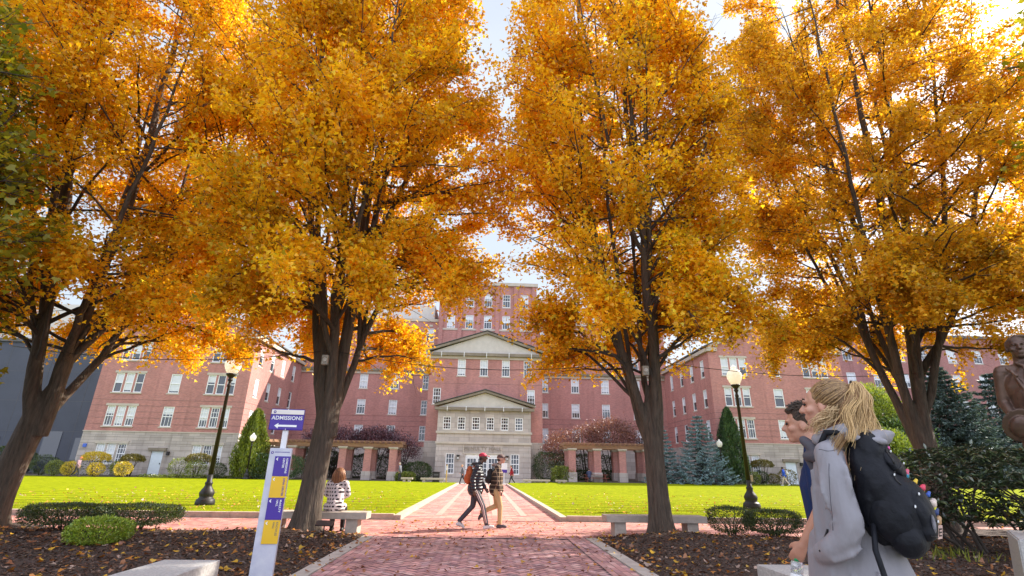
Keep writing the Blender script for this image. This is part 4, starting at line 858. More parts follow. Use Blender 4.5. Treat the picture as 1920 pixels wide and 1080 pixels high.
# ------------------------------------------------------------------ fallen leaves
def scatter(name, x0, x1, y0, y1, n, zf, size=(.05, .11), pal=None, w=None, dens=None):
    x = RNG.uniform(x0, x1, n); y = RNG.uniform(y0, y1, n)
    if dens is not None: k = RNG.random(n) < dens(x, y); x, y = x[k], y[k]
    n = len(x); z = np.array([zf(a, b) for a, b in zip(x, y)])+.012+RNG.uniform(0, .02, n); D = RNG.normal(0, 1, (n, 3)); D[:, 2] *= .22; Nn = np.array([0, 0, 1.])+RNG.normal(0, .38, (n, 3))
    me = leaves(name, np.stack([x, y, z], 1), D, Nn, RNG.uniform(*size, n), pick(n, pal or [(.5,.2,.04),(.62,.36,.04),(.32,.13,.05),(.42,.3,.24),(.2,.08,.04)], w or [3,3,3,3,2], RNG, .18)); tag(link(name, me, M['litter']), kind='stuff')
# shredded bark lying on the beds
def chips(x0, x1, n):
    x = RNG.uniform(x0, x1, n); y = RNG.uniform(5.8, 12.2, n); z = np.array([mulch_z(a, b) for a, b in zip(x, y)])+.008; D = RNG.normal(0, 1, (n, 3)); D[:, 2] *= .25
    me = leaves('bark_chips', np.stack([x, y, z], 1), D, np.array([0, 0, 1.])+RNG.normal(0, .5, (n, 3)), RNG.uniform(.025, .075, n), pick(n, [(.09,.045,.03),(.16,.09,.06),(.04,.024,.018),(.24,.16,.12)], [4,3,4,1]), 'lance', 1.4); tag(link('bark_chips', me, M['litter']), kind='stuff')
chips(-13, -2.5, 30000); chips(2.5, 13, 30000)
edge = lambda x, y: np.clip(.25+.75*np.exp(-np.abs(np.abs(x)-2.7)/.5)+.5*np.exp(-np.abs(y-11.6)/.5), 0, 1)
scatter('fallen_leaves', -15, -2.35, 3.4, 12.4, 7500, mulch_z, (.045, .105), dens=edge); scatter('fallen_leaves', 2.35, 15, 3.4, 12.4, 6500, mulch_z, (.045, .105), dens=edge)
scatter('fallen_leaves', -2.3, 2.3, 3, 15.6, 800, lambda x, y: .006, (.04, .085), pal=[(.42,.16,.04),(.55,.3,.04),(.22,.09,.05)], w=[3,2,3])
scatter('fallen_leaves', -22, 22, 12.1, 15.6, 500, lambda x, y: .006, (.04, .08), pal=[(.42,.16,.04),(.55,.3,.04),(.4,.25,.15)], w=[3,2,2])
scatter('fallen_leaves', -20, 20, 16, 36, 3600, lambda x, y: .155, (.05, .1), dens=lambda x, y: (np.abs(x) > 2.7)*np.clip(1.3-(y-16)/14, 0, 1))
# ------------------------------------------------------------------ lamps, benches, signs
def street_lamp(loc, Hh, label, s=1.0, detail=24, group='globe street lamps by the lawn'):
    T = empty('street_lamp', loc, 0, label, 'street lamp', group); T.scale = (s, s, s)
    b = MB(); b.lathe([(.30,-.05),(.30,.10),(.285,.13),(.285,.17),(.25,.19),(.20,.24),(.22,.30),(.235,.38),(.19,.47),(.13,.55),(.105,.62),(.12,.66),(.12,.70),(.085,.74),(.08,.95)], detail); b.build('base', M['black'], T)
    p = MB(); p.lathe([(.078,.95),(.052,Hh-1.25),(.07,Hh-1.22),(.07,Hh-1.16),(.05,Hh-1.12),(.05,Hh-1.05),(.085,Hh-1.0),(.085,Hh-.97),(.06,Hh-.93),(.11,Hh-.86),(.17,Hh-.80),(.175,Hh-.76)], 16); p.build('pole', M['black'], T)
    g = MB(); g.lathe([(.15,Hh-.76),(.21,Hh-.66),(.27,Hh-.52),(.285,Hh-.42),(.26,Hh-.30),(.19,Hh-.20),(.11,Hh-.15),(.085,Hh-.12),(.10,Hh-.09),(.085,Hh-.05),(.04,Hh-.02),(.015,Hh+.03)], detail); g.build('globe', M['globe'], T); return T
street_lamp((-9.25, 18.75, .12), 5.15, 'tall black lamp post on the lawn left of the admissions sign, pale acorn globe')
L2 = street_lamp((10.35, 20.4, .14), 5.2, 'tall black lamp post on the lawn behind the small dark hedges at right', 1.06)
k = MB(); k.box(.06, .16, -.06, .06, .9, 1.12, .01); k.build('outlet_box', M['bench_stone'], L2)
for (x, y, z, h, lb) in ((-22.2, 51.6, .15, 4.2, 'small far lamp in front of the yellow green arborvitae'), (23.6, 51.4, .3, 4.3, 'small far lamp between the blue spruce and the dark arborvitae'), (41.0, 51.6, .3, 4.6, 'small far lamp among the light green tree at the right')):
    street_lamp((x, y, z), h/1.0, lb, 1.0, 14, 'small lamps along the building')
def bench(loc, L, D, Hh, label, th=.14, rz=0, legs=2, group='stone slab benches'):
    T = empty('stone_bench', loc, rz, label, 'bench', group); b = MB(); b.box(-L/2, L/2, -D/2, D/2, Hh-th, Hh, .008); b.build('seat', M['bench_stone'], T)
    for s in (-1, 1):
        g = MB(); g.box(s*(L/2-.32)-.13, s*(L/2-.32)+.13, -D/2+.06, D/2-.06, -.12, Hh-th-.002, .008); g.build('leg', M['bench_stone'], T)
    return T
bench((-3.66, 12.42, 0), 2.3, .5, .45, 'stone bench behind the sign maple, the seated woman on it'); bench((3.95, 12.42, 0), 2.3, .5, .45, 'stone bench behind the second maple, its left end at the brick walk')
g_b = []
for (x, lb) in ((-2.95, 'pale granite bench at the bottom left beside the sign post'), (3.27, 'pale granite bench at the bottom right under the man\'s hand')):
    T = empty('granite_bench', (x, 4.95, .02), PI/2, lb, 'bench', 'granite benches beside the walk'); b = MB(); b.box(-1.02, 1.02, -.28, .28, .22, .44, .006); b.build('seat', M['granite'], T)
    for s in (-1, 1):
        q = MB(); q.box(s*.72-.16, s*.72+.16, -.2, .2, -.1, .218, .006); q.build('leg', M['granite'], T)
for (x, w_, lb) in ((-4.75, 2.3, 'low far bench left of the entrance beside the litter bin'), (5.2, 2.6, 'low far bench right of the entrance'), (-7.2, 1.1, 'short stone seat by the left pergola, left of the entrance'), (7.6, 1.1, 'short stone seat by the boxy pale hedge')):
    bench((x, 51.6, .12), w_, .5, .42, lb, .16, group='far stone seats along the lawn')
# pergolas
def pergola(xs, z0, label, sgn):
    T = empty('pergola', (sum(xs)/len(xs), 55, z0), 0, label, 'pergola', 'brick and timber pergolas'); ox = sum(xs)/len(xs)
    for x in xs:
        for (yy) in (0, 2.6):
            c = MB(); c.box(x-ox-.36, x-ox+.36, yy-.36, yy+.36, .95, 3.1); cc = c.build('column', M['brick'], T)
            c = MB(); c.box(x-ox-.45, x-ox+.45, yy-.45, yy+.45, -.1, .95, .02); c.build('plinth', M['stone'], cc)
            c = MB(); c.box(x-ox-.40, x-ox+.40, yy-.40, yy+.40, 3.1, 3.18); c.box(x-ox-.48, x-ox+.48, yy-.48, yy+.48, 3.181, 3.30); c.build('capital', M['trim'], cc)
    a, b = min(xs)-ox-.9, max(xs)-ox+.9
    for yy in (-.18, .14, 2.42, 2.74):
        m_ = MB(); m_.box(a, b, yy-.05, yy+.05, 3.302, 3.62); m_.build('beam', M['wood'], T)
    n = int((b-a)/.52)
    for k in range(n+1):
        x = a+.1+k*(b-a-.2)/n; m_ = MB(); m_.prism([(-.85, 3.78), (-.75, 3.622), (3.45, 3.622), (3.55, 3.78), (3.55, 3.86), (-.85, 3.86)], 'x', x-.05, x+.05); m_.build('rafter', M['wood'], T)
    for yy in (.2, .9, 1.6, 2.3):
        m_ = MB(); m_.box(a, b, yy-.03, yy+.03, 3.862, 3.92); m_.build('purlin', M['wood'], T)
pergola([-22, -19.45, -16.9, -14.35, -11.8, -9.25], .08, 'long pergola of brick columns left of the entrance, behind the sign maple', -1)
pergola([9.25, 11.9, 14.55, 17.2], .3, 'shorter pergola of brick columns right of the entrance, picnic table inside', 1)
# picnic table
T = empty('picnic_table', (11.5, 54.0, .3), 0, 'reddish picnic table under the right pergola', 'table'); red = pm('red_stained_wood', (.22, .06, .04), .7, .2, 4)
b = MB()
for k in range(5): b.box(-1.2, 1.2, -.38+k*.155, -.24+k*.155, .72, .76)
b.build('tabletop', red, T)
for s in (-1, 1):
    b = MB(); b.box(-1.2, 1.2, s*.72-.13, s*.72+.13, .42, .46); b.build('seat', red, T)
    b = MB(); b.tube([(s*.95, -.6, 0), (s*.95, -.18, .715)], .04, 6); b.tube([(s*.95, .6, 0), (s*.95, .18, .715)], .04, 6); b.tube([(s*.95, -.8, .39), (s*.95, .8, .39)], .035, 6); b.build('leg', red, T)
# bin, bollard, far sign
T = empty('litter_bin', (-4.55, 52.9, .05), 0, 'dark litter bin at the left of the stone pavilion', 'bin'); b = MB(); b.box(-.33, .33, -.3, .3, 0, .95, .03); b.build('body', M['black'], T); b = MB(); b.box(-.36, .36, -.33, .33, .952, 1.05, .03); b.build('lid', M['black'], T); b = MB(); b.box(-.22, .22, -.31, -.302, .7, .85); b.build('opening', M['roof'], T)
T = empty('marker_post', (-3.52, 52.4, .05), 0, 'thin yellowish marker post left of the entrance walk', 'post'); b = MB(); b.box(-.06, .06, -.05, .05, 0, 1.72, .01); b.build('post', pm('yellow_wood', (.5,.33,.1), .7), T); b = MB(); b.box(-.045, .045, -.056, -.052, 1.2, 1.6); b.build('reflector', M['white'], T)
PURP = pm('purple_sign_enamel', (.055, .022, .27), .38, .06, 3); GOLDP = pm('yellow_sign_enamel', (.72, .44, .015), .4, .06, 3); SW = pm('white_sign_paint', (.68, .67, .69), .45, .07, 4)
SWD = pm('scuffed_white_post', (.66, .66, .70), .5, .1, 5, c2=(.42, .43, .52))
T = empty('entrance_sign', (2.1, 52.6, .05), 0, 'small white and blue sign on a thin post by the entrance doors', 'sign'); b = MB(); b.box(-.04, .04, -.02, .02, 0, 1.15); b.build('post', SW, T); b = MB(); b.box(-.3, .3, -.05, -.022, 1.35, 1.95); b.build('panel', SW, T); b = MB(); b.box(-.29, .29, -.052, -.021, 1.06, 1.348); b.build('blue_band', PURP, T)
# the wayfinding post
def signpost():
    T = empty('wayfinding_sign', (-2.64, 7.05, .0), R_(6), 'white admissions sign post with stacked purple and yellow direction panels', 'sign'); k = 1.175
    b = MB(); b.box(-.135, .135, -.03, .03, -.1, 1.60, .006); po = b.build('post', SWD, T)
    b = MB(); b.box(-.035, .035, .034, .07, 1.2, 1.84, .003); b.box(-.035, .035, .034, .07, 1.84, 2.06) if False else None; b.build('upper_post', SW, T)
    b = MB(); b.box(-.215, .215, .02, .032, 1.83, 2.105, .012); hd = b.build('header_panel', PURP, T)
    b = MB(); b.box(-.207, .207, .013, .0195, 2.035, 2.093); b.build('header_strip', pm('cream_enamel', (.72, .66, .6), .4, .05), hd)
    FR = Matrix.Rotation(PI/2, 4, 'X')
    text_mesh('ADMISSIONS', .068, M['white'], hd, 'lettering', .0011, .0008, M4=Matrix.Translation((0, .018, 1.985)) @ FR, spacing=1.02)
    a = MB(); a.prism([(-.15, 1.885), (-.10, 1.92), (-.10, 1.898), (.135, 1.898), (.135, 1.872), (-.10, 1.872), (-.10, 1.85)], 'y', .0165, .0195); a.build('arrow', M['white'], hd)
    for z in (1.842, 2.098):
        q = MB(); q.lathe([(.006, 0), (.006, .004)], 10); o = q.build('bolt', M['white'], hd); o.rotation_euler = (PI/2, 0, 0); o.location = (0, .017, z)
    def crest(x, y, z, s, par):
        q = MB(); q.lathe([(s, 0), (s, .0012)], 20); o = q.build('crest', PURP, par); o.rotation_euler = (PI/2, 0, 0); o.location = (x, y, z)
        q = MB(); q.prism([(-s*.45, s*.5), (s*.45, s*.5), (s*.3, -s*.2), (0, -s*.55), (-s*.3, -s*.2)], 'y', -.0022, -.0013); o2 = q.build('shield', M['cream'], o); o2.rotation_euler = (-PI/2, 0, 0)
    crest(-.165, .0125, 2.064, .018, hd)
    crest(-.10, -.031, 1.545, .017, po)
    q = MB()
    for i in range(15): q.box(-.07+i*.0125, -.07+i*.0125+.008, -.0318, -.0308, 1.545, 1.556)
    q.build('small_lettering', PURP, po); q = MB()
    for i in range(14): q.box(-.13+i*.012, -.13+i*.012+.008, .0122, .0128, 2.06, 2.069)
    q.build('small_lettering', M['blind'], hd)
    rows = [('ADMISSIONS', 'CENTER', PURP, M['white'], 1), ('DINA CENTER', None, GOLDP, PURP, 2), ('McNULTY', 'HALL', PURP, M['white'], 3), ('KNOWLES', 'HALL', GOLDP, M['trim_dark'], 4)]
    z = 1.50; Hs = [.245, .255, .255, .27]; x0, x1 = -.055, .137
    for (t1, t2, mt, tm, i), hgt in zip(rows, Hs):
        b = MB(); b.box(x0, x1, -.042, -.0305, z-hgt+.003, z, .002); pn = b.build('direction_panel', mt, T)
        c = MB(); cx, cz = x0+.03, z-.035
        c.prism([(cx-.014, cz), (cx+.006, cz+.02), (cx+.014, cz+.013), (cx+.001, cz), (cx+.014, cz-.013), (cx+.006, cz-.02)], 'y', -.0435, -.0425); c.build('chevron', M['white'], pn)
        RT = Matrix.Rotation(PI/2, 4, 'X') @ Matrix.Rotation(-PI/2, 4, 'Z')
        text_mesh(t1, .033, tm, pn, 'lettering', .0006, .0006, 'LEFT', Matrix.Translation((x1-.038, -.043, z-.02)) @ RT)
        if t2: text_mesh(t2, .033, tm, pn, 'lettering', .0006, .0006, 'LEFT', Matrix.Translation((x1-.078, -.043, z-.02)) @ RT)
        z -= hgt
signpost()
# small plaque in the mulch
T = empty('ground_plaque', (-3.12, 11.2, .17), R_(-5), 'small dark bronze plaque on a stake below the bench, by the trunk', 'plaque'); b = MB(); b.prism([(-.05, .10), (.05, .18), (.04, .20), (-.06, .12)], 'x', -.17, .17); b.build('plate', pm('bronze_plate', (.10,.075,.07), .4, .2, metallic=.5), T); b = MB(); b.tube([(0, 0, -.1), (0, 0, .14)], .014, 8); b.build('stake', M['black'], T)
# speaker boxes strapped in the forks and the thin cable between the maples
for (x, y, z, lb) in ((-3.56, 11.18, 3.6, 'small grey box hung in the fork of the maple by the sign'), (3.62, 11.2, 3.55, 'small grey box hung in the fork of the maple right of the walk')):
    T = empty('hanging_box', (x, y, z), 0, lb, 'box', 'little boxes hung in the maples'); b = MB(); b.box(-.07, .07, -.06, .06, -.11, .11, .02); b.build('case', pm('grey_plastic', (.3,.27,.22), .5), T); b = MB(); b.lathe([(.045, 0), (.05, .006), (.03, .012)], 16); o = b.build('lens', M['globe'], T); o.rotation_euler = (PI/2, 0, 0); o.location = (0, -.058, 0); b = MB(); b.tube([(-.05, 0, .11), (-.06, .02, .3), (0, .1, .42), (.06, .02, .3), (.05, 0, .11)], .006, 5); b.build('wire', M['black'], T)
pts = [(-11.0, 12.0, 3.9), (-7, 11.7, 3.62), (-3.6, 11.5, 3.9), (0, 11.4, 3.52), (3.7, 11.4, 3.85), (8, 12.2, 3.72), (12.3, 13.1, 4.1)]; fine = []
for (a, b_) in zip(pts[::2], pts[2::2]):
    m_ = pts[pts.index(a)+1]; fine += [tuple(curve(np.array(a), 2*np.array(m_)-.5*(np.array(a)+np.array(b_)), np.array(b_), 12)[i]) for i in range(12)]
b = MB(); b.tube(fine, .008, 5); o = b.build('cable', M['black']); tag(o, 'thin dark cable sagging from maple to maple above the benches', 'cable')
# parked car seen behind the bushes
def car(loc, rz):
    T = empty('parked_car', loc, rz, 'dark parked car mostly hidden by bushes before the grey building', 'car'); pt = pm('dark_car_paint', (.02,.025,.04), .25, .05)
    b = MB(); b.prism([(-2.2,.35),(2.2,.35),(2.25,.75),(1.5,.95),(.95,1.05),(-2.1,1.05),(-2.28,.7)], 'y', -.88, .88); b.build('body', pt, T)
    b = MB(); b.prism([(-1.95,1.052),(.95,1.052),(.35,1.52),(-1.6,1.55)], 'y', -.76, .76); cb = b.build('cabin', M['glass'], T); b = MB(); b.prism([(-1.62,1.552),(.35,1.522),(.3,1.57),(-1.5,1.6)], 'y', -.74, .74); b.build('roof', pt, cb)
    for x in (-1.4, 1.4):
        for s in (-1, 1):
            b = MB(); b.lathe([(.34,-.11),(.34,.11)], 18); w_ = b.build('wheel', M['black'], T); w_.rotation_euler = (PI/2, 0, 0); w_.location = (x, s*.82, .34); b = MB(); b.lathe([(.2,-.115),(.2,.115)], 12); b.build('rim', M['modern'], w_)
    for s in (-1, 1): b = MB(); b.box(2.2, 2.26, s*.65-.16, s*.65+.16, .6, .74); b.build('headlight', M['white'], T)
car((-46.5, 59.5, .33), R_(5))
# ------------------------------------------------------------------ people
def blob(name, prims, mat, parent, vox=.01, sm=6, fac=.5, cut=None):
    """one continuous surface grown round ellipsoids and tapered limbs"""
    bm = bmesh.new()
    def sph(c, r, rot=None, sub=2):
        m = Matrix.Translation(V(c)) @ (Euler(rot).to_matrix().to_4x4() if rot else Matrix()) @ Matrix.Diagonal((r[0], r[1], r[2], 1)); bmesh.ops.create_icosphere(bm, subdivisions=sub, radius=1, matrix=m)
    for p in prims:
        if p[0] == 'e': sph(p[1], p[2], p[3] if len(p) > 3 else None)
        else:
            a, b, ra, rb = V(p[1]), V(p[2]), p[3], p[4]; fl = p[5] if len(p) > 5 else (1, 1); d = b-a; L = max(d.length, 1e-4)
            m = Matrix.Translation((a+b)/2) @ d.to_track_quat('Z', 'X').to_matrix().to_4x4() @ Matrix.Diagonal((fl[0], fl[1], 1, 1)); bmesh.ops.create_cone(bm, cap_ends=True, segments=16, radius1=ra, radius2=rb, depth=L, matrix=m)
            R3 = d.to_track_quat('Z', 'X').to_matrix().to_4x4()
            for c, r in ((a, ra), (b, rb)): bmesh.ops.create_icosphere(bm, subdivisions=2, radius=1, matrix=Matrix.Translation(c) @ R3 @ Matrix.Diagonal((r*fl[0]*.99, r*fl[1]*.99, r*.9, 1)))
    me = bpy.data.meshes.new(name); bm.to_mesh(me); bm.free(); o = bpy.data.objects.new(name, me); COL.objects.link(o)
    md = o.modifiers.new('r', 'REMESH'); md.mode = 'VOXEL'; md.voxel_size = vox
    if sm: ms = o.modifiers.new('s', 'SMOOTH'); ms.iterations = sm; ms.factor = fac
    dg = bpy.context.evaluated_depsgraph_get(); m2 = bpy.data.meshes.new_from_object(o.evaluated_get(dg)); bpy.data.objects.remove(o); bpy.data.meshes.remove(me); m2.name = name
    if cut:
        bm = bmesh.new(); bm.from_mesh(m2)
        for co, no in cut: bmesh.ops.bisect_plane(bm, geom=bm.verts[:]+bm.edges[:]+bm.faces[:], plane_co=co, plane_no=no, clear_outer=True)
        bm.to_mesh(m2); bm.free()
    m2.polygons.foreach_set('use_smooth', np.ones(len(m2.polygons), bool)); m2.materials.clear(); return link(name, m2, mat, parent)
def cloth(name, base, rough=.8, var=.12, folds=.35, fs=7, stretch=(1, 1, .35), c2=None, fine=120, spec=.3):
    return pm(name, base, rough, var, 14, bump=folds, bscale=fs, c2=c2, spec=spec, stretch=stretch, bdist=.03)
def gridmat(name, base, line, kind='plaid', s=11, t=.2, line2=None):
    m, T_, b, o = nodes(name); tc = N(T_, 'ShaderNodeTexCoord'); sp = N(T_, 'ShaderNodeSeparateXYZ'); T_.links.new(tc.outputs['Object'], sp.inputs[0])
    def mth(op, a, b_=None):
        n = N(T_, 'ShaderNodeMath', operation=op)
        for i, v in enumerate((a, b_)):
            if v is None: continue
            if isinstance(v, (int, float)): n.inputs[i].default_value = v
            else: T_.links.new(v, n.inputs[i])
        return n.outputs[0]
    u = mth('ADD', sp.outputs[0], sp.outputs[1]); u = mth('MULTIPLY', u, s); v = mth('MULTIPLY', sp.outputs[2], s)
    if kind == 'plaid':
        f = mth('MAXIMUM', mth('LESS_THAN', mth('FRACT', u), t), mth('LESS_THAN', mth('FRACT', v), t))
    else:
        row = mth('MULTIPLY', mth('FRACT', mth('MULTIPLY', mth('FLOOR', v), .5)), 1.0); uu = mth('SUBTRACT', mth('FRACT', mth('ADD', u, row)), .5); vv = mth('SUBTRACT', mth('FRACT', v), .5)
        f = mth('LESS_THAN', mth('ADD', mth('MULTIPLY', uu, uu), mth('MULTIPLY', vv, vv)), t*t)
    mx = N(T_, 'ShaderNodeMixRGB'); mx.inputs[1].default_value = c4(base); mx.inputs[2].default_value = c4(line); T_.links.new(f, mx.inputs[0]); T_.links.new(mx.outputs[0], b.inputs['Base Color']); b.inputs['Roughness'].default_value = .85; b.inputs['Specular IOR Level'].default_value = .2
    return m
SKIN_D = pm('dark_skin', (.10, .05, .03), .5, .1, 9); SKIN_L = pm('light_skin', (.56, .31, .22), .5, .06, 9, c2=(.60, .30, .21))
def skinp(head, f, neckb, k=1.0, look=0.0, jaw=1.0):
    """head primitives; f = facing unit vector in the ground plane"""
    h = V(head); f = V(f).normalized(); s = V((-f.y, f.x, 0)); u = V((0, 0, 1)); yaw = math.atan2(f.y, f.x)
    P = lambda a, b, c: tuple(h+f*a*k+s*b*k+u*c*k)
    return [('e', P(-.012, 0, .022), (.098*k, .076*k, .092*k), (0, 0, yaw)), ('e', P(.028, 0, -.035), (.062*k, .058*k, .072*k), (0, 0, yaw)), ('e', P(.062, 0, -.085), (.028*k, .032*k, .022*k), (0, 0, yaw)),
            ('c', P(.086, 0, .012), P(.108, 0, -.022), .010*k, .0155*k), ('e', P(.084, .012, -.026), (.012*k, .010*k, .008*k)), ('e', P(.084, -.012, -.026), (.012*k, .010*k, .008*k)),
            ('e', P(.080, 0, .026), (.016*k, .05*k, .012*k), (0, 0, yaw)), ('e', P(.086, 0, -.050), (.014*k, .024*k, .007*k), (0, 0, yaw)), ('e', P(.084, 0, -.063), (.014*k, .021*k, .008*k), (0, 0, yaw)),
            ('e', P(.055, .045, -.022), (.028*k, .022*k, .022*k)), ('e', P(.055, -.045, -.022), (.028*k, .022*k, .022*k)),
            ('e', P(-.008, .077, -.012), (.020*k, .009*k, .031*k), (0, 0, yaw)), ('e', P(-.008, -.077, -.012), (.020*k, .009*k, .031*k), (0, 0, yaw)),
            ('c', P(-.018, 0, -.06), neckb, .052*k, .060*k)]
def handp(wrist, dirn, palmn, k=1.0, curl=.35, thumb=1):
    w = V(wrist); d = V(dirn).normalized(); n = V(palmn); n = (n-d*n.dot(d)).normalized(); a = d.cross(n)*thumb; P = lambda x, y, z: w+d*x*k+a*y*k+n*z*k
    out = [('c', tuple(P(-.01, 0, 0)), tuple(P(.02, 0, 0)), .024*k, .026*k), ('c', tuple(P(.02, .014, 0)), tuple(P(.075, .022, 0)), .020*k, .015*k), ('c', tuple(P(.02, -.012, 0)), tuple(P(.072, -.024, 0)), .020*k, .015*k), ('c', tuple(P(.03, 0, 0)), tuple(P(.075, 0, 0)), .021*k, .016*k)]
    for i, (y, L) in enumerate(((.030, .066), (.010, .074), (-.010, .069), (-.030, .055))):
        p0 = P(.080, y, 0); c = curl*(1+.12*i); d1 = (d*math.cos(c)+n*math.sin(c)); p1 = p0+d1*L*.45*k; d2 = (d*math.cos(c*2.3)+n*math.sin(c*2.3)); p2 = p1+d2*L*.32*k; d3 = d*math.cos(c*3.2)+n*math.sin(c*3.2); p3 = p2+d3*L*.25*k
        out += [('c', tuple(p0), tuple(p1), .0100*k, .0092*k), ('c', tuple(p1), tuple(p2), .0092*k, .0085*k), ('c', tuple(p2), tuple(p3), .0085*k, .0072*k)]
    t0 = P(.02, .028, .004); t1 = P(.048, .048, .018); t2 = P(.072, .052, .032); out += [('c', tuple(t0), tuple(t1), .0135*k, .0115*k), ('c', tuple(t1), tuple(t2), .011*k, .009*k)]; return out
def shoep(ank, toe, k=1.0):
    a, t = V(ank), V(toe); d = (t-a); d.z = 0; d.normalize(); heel = a-d*.055*k+V((0, 0, -.055*k)); 
    return [('c', tuple(heel), tuple(a+(t-a)*.5+V((0, 0, -.012))), .040*k, .043*k, (1, 1)), ('c', tuple(a+(t-a)*.5+V((0, 0, -.012))), tuple(t), .043*k, .034*k), ('c', tuple(a), tuple(a+V((0, 0, -.04*k))), .044*k, .042*k)]
def walker(T, J, mats, vox=.012, k=1.0, face=(1, 0, 0), top_r=1.0, bulk=0.0, long_coat=0, cap=None, hair=None, sleeves=True, short=False, shoe_vox=None, beard=False):
    """J: hip chest neck head, sh el wr x2 (L,R), kn an toe x2"""
    sk = skinp(J['head'], face, J['neck'], k)
    hd = []
    for s in 'LR':
        sh, el, wr = V(J['sh'+s]), V(J['el'+s]), V(J['wr'+s]); sk += [('c', tuple(sh), tuple(el), .046*k, .038*k), ('c', tuple(el), tuple(wr), .040*k, .026*k)]; d = (wr-el).normalized()
        sk += handp(tuple(wr+d*.015), tuple(d), (0, 1 if s == 'R' else -1, 0), k*.98, .4, 1 if s == 'R' else -1)
    sk += [('c', J['chest'], J['hip'], .10*k, .10*k), ('c', J['shL'], J['shR'], .05, .05), ('c', J['neck'], J['chest'], .06, .09)]
    for s, y in (('L', .085), ('R', -.085)): h = V(J['hip'])+V((0, y, -.03)); sk += [('c', tuple(h), J['kn'+s], .07, .05), ('c', J['kn'+s], J['an'+s], .048, .034), ('c', J['an'+s], J['toe'+s], .034, .025)]
    body = blob('body', sk, mats['skin'], T, min(vox, .011), 3)
    # trousers
    tr = [('e', J['hip'], (.125+bulk*.4, .165, .12))]
    for s, y in (('L', .082), ('R', -.082)): h = V(J['hip'])+V((0, y, -.04)); a = V(J['an'+s])+V((0, 0, .02)); tr += [('c', tuple(h), J['kn'+s], .098*k, .068*k), ('c', J['kn'+s], tuple(a), .066*k, .054*k)]
    blob('trousers', tr, mats['legs'], T, vox, 4)
    c = V(J['chest']); hip = V(J['hip']); nk = V(J['neck'])
    tp = [('e', tuple(c), (.125+bulk, .180+bulk, .18)), ('c', tuple(c), tuple(hip+V((0, 0, .04))), .135+bulk, .130+bulk, (1, 1.22)), ('c', tuple(V(J['shL'])*1.0), tuple(V(J['shR'])), .062+bulk*.5, .062+bulk*.5), ('c', tuple(c+V((0, 0, .1))), tuple(nk), .10, .068+bulk*.3)]
    if long_coat: tp += [('c', tuple(hip), tuple(hip+V((0, 0, -long_coat))), .15+bulk, .19+bulk, (1, 1.1))]
    else: tp += [('c', tuple(hip+V((0, 0, .05))), tuple(hip+V((0, 0, -.06))), .137+bulk, .137+bulk, (1, 1.2))]
    for s in 'LR':
        sh, el, wr = V(J['sh'+s]), V(J['el'+s]), V(J['wr'+s]); tp += [('c', tuple(sh), tuple(el if not short else sh+(el-sh)*.75), .066+bulk*.6, .054+bulk*.6)]
        if not short: tp += [('c', tuple(el), tuple(el+(wr-el)*.93), .054+bulk*.6, .040+bulk*.45)]
    top = blob('jacket' if bulk or long_coat else 'shirt', tp, mats['top'], T, vox, 4)
    for s in 'LR': blob('shoe', shoep(J['an'+s], J['toe'+s], k), mats['shoe'], T, .009 if vox > .008 else vox, 3)
    h = V(J['head']); f = V(face).normalized(); s_ = V((-f.y, f.x, 0)); yaw = math.atan2(f.y, f.x)
    for s in (-1, 1):
        e = MB(); e.lathe([(.001, -.008), (.0085, 0), (.001, .008)], 10); p = h+f*.083*k+s_*s*.031*k+V((0, 0, .008)); o = e.build('eye', M['black'], body); o.location = p
    if cap:
        cp = [('e', tuple(h+f*(-.012)*k+V((0, 0, .045*k))), (.106*k, .088*k, .078*k), (0, 0, yaw))]; q = blob('cap', cp, cap, T, .009, 3, cut=[(tuple(h+V((0, 0, .03*k))), (0, 0, -1))])
        bm_ = blob('brim', [('e', tuple(h+f*.125*k+V((0, 0, .036*k))), (.06*k, .068*k, .011*k), (0, .22, yaw))], cap, q, .007, 2)
    if hair:
        hm, style = hair
        hp = [('e', tuple(h+f*(-.026)*k+V((0, 0, .040*k))), (.097*k, .084*k, .088*k), (0, 0, yaw))]
        if style == 'short': hp += [('e', tuple(h+f*.03*k+V((0, 0, .092*k))), (.06*k, .055*k, .03*k), (0, 0, yaw))]
        if style in ('back',): hp = [('e', tuple(h+f*(-.05)*k+V((0, 0, -.02*k))), (.055*k, .072*k, .055*k), (0, 0, yaw))]
        if style == 'long': hp += [('c', tuple(h+f*(-.05)*k), tuple(h+f*(-.075)*k+V((0, 0, -.19))), .10*k, .085*k, (1, 1.25)), ('c', tuple(h+s_*.07*k-f*.02), tuple(h+s_*.08*k-f*.02+V((0, 0, -.17))), .03, .03), ('c', tuple(h-s_*.07*k-f*.02), tuple(h-s_*.08*k-f*.02+V((0, 0, -.17))), .03, .03)]
        blob('hair', hp, hm, T, .008, 3)
    return T, top, body
HAIRB = pm('brown_hair', (.05, .028, .016), .6, .3, 60, bump=.6, bscale=90, stretch=(1, 1, .3), bdist=.01); HAIRD = pm('black_hair', (.015, .012, .012), .6, .3, 40); HAIRR = pm('auburn_hair', (.24, .085, .03), .5, .35, 50, bump=.6, bscale=90, stretch=(3, 3, .2), bdist=.01)
PUFF = pm('black_puffer_nylon', (.018, .020, .030), .42, .3, 5, spec=.5)
t = PUFF.node_tree; b = [n for n in t.nodes if n.type == 'BSDF_PRINCIPLED'][0]; wv = N(t, 'ShaderNodeTexWave', i_Scale=4.2, i_Distortion=2.2); wv.bands_direction = 'Z'; tc = N(t, 'ShaderNodeTexCoord'); bp = N(t, 'ShaderNodeBump', i_Strength=.6, i_Distance=.035); t.links.new(tc.outputs['Object'], wv.inputs['Vector']); t.links.new(wv.outputs['Fac'], bp.inputs['Height']); t.links.new(bp.outputs[0], b.inputs['Normal'])
def J_(x=0, **k): return k
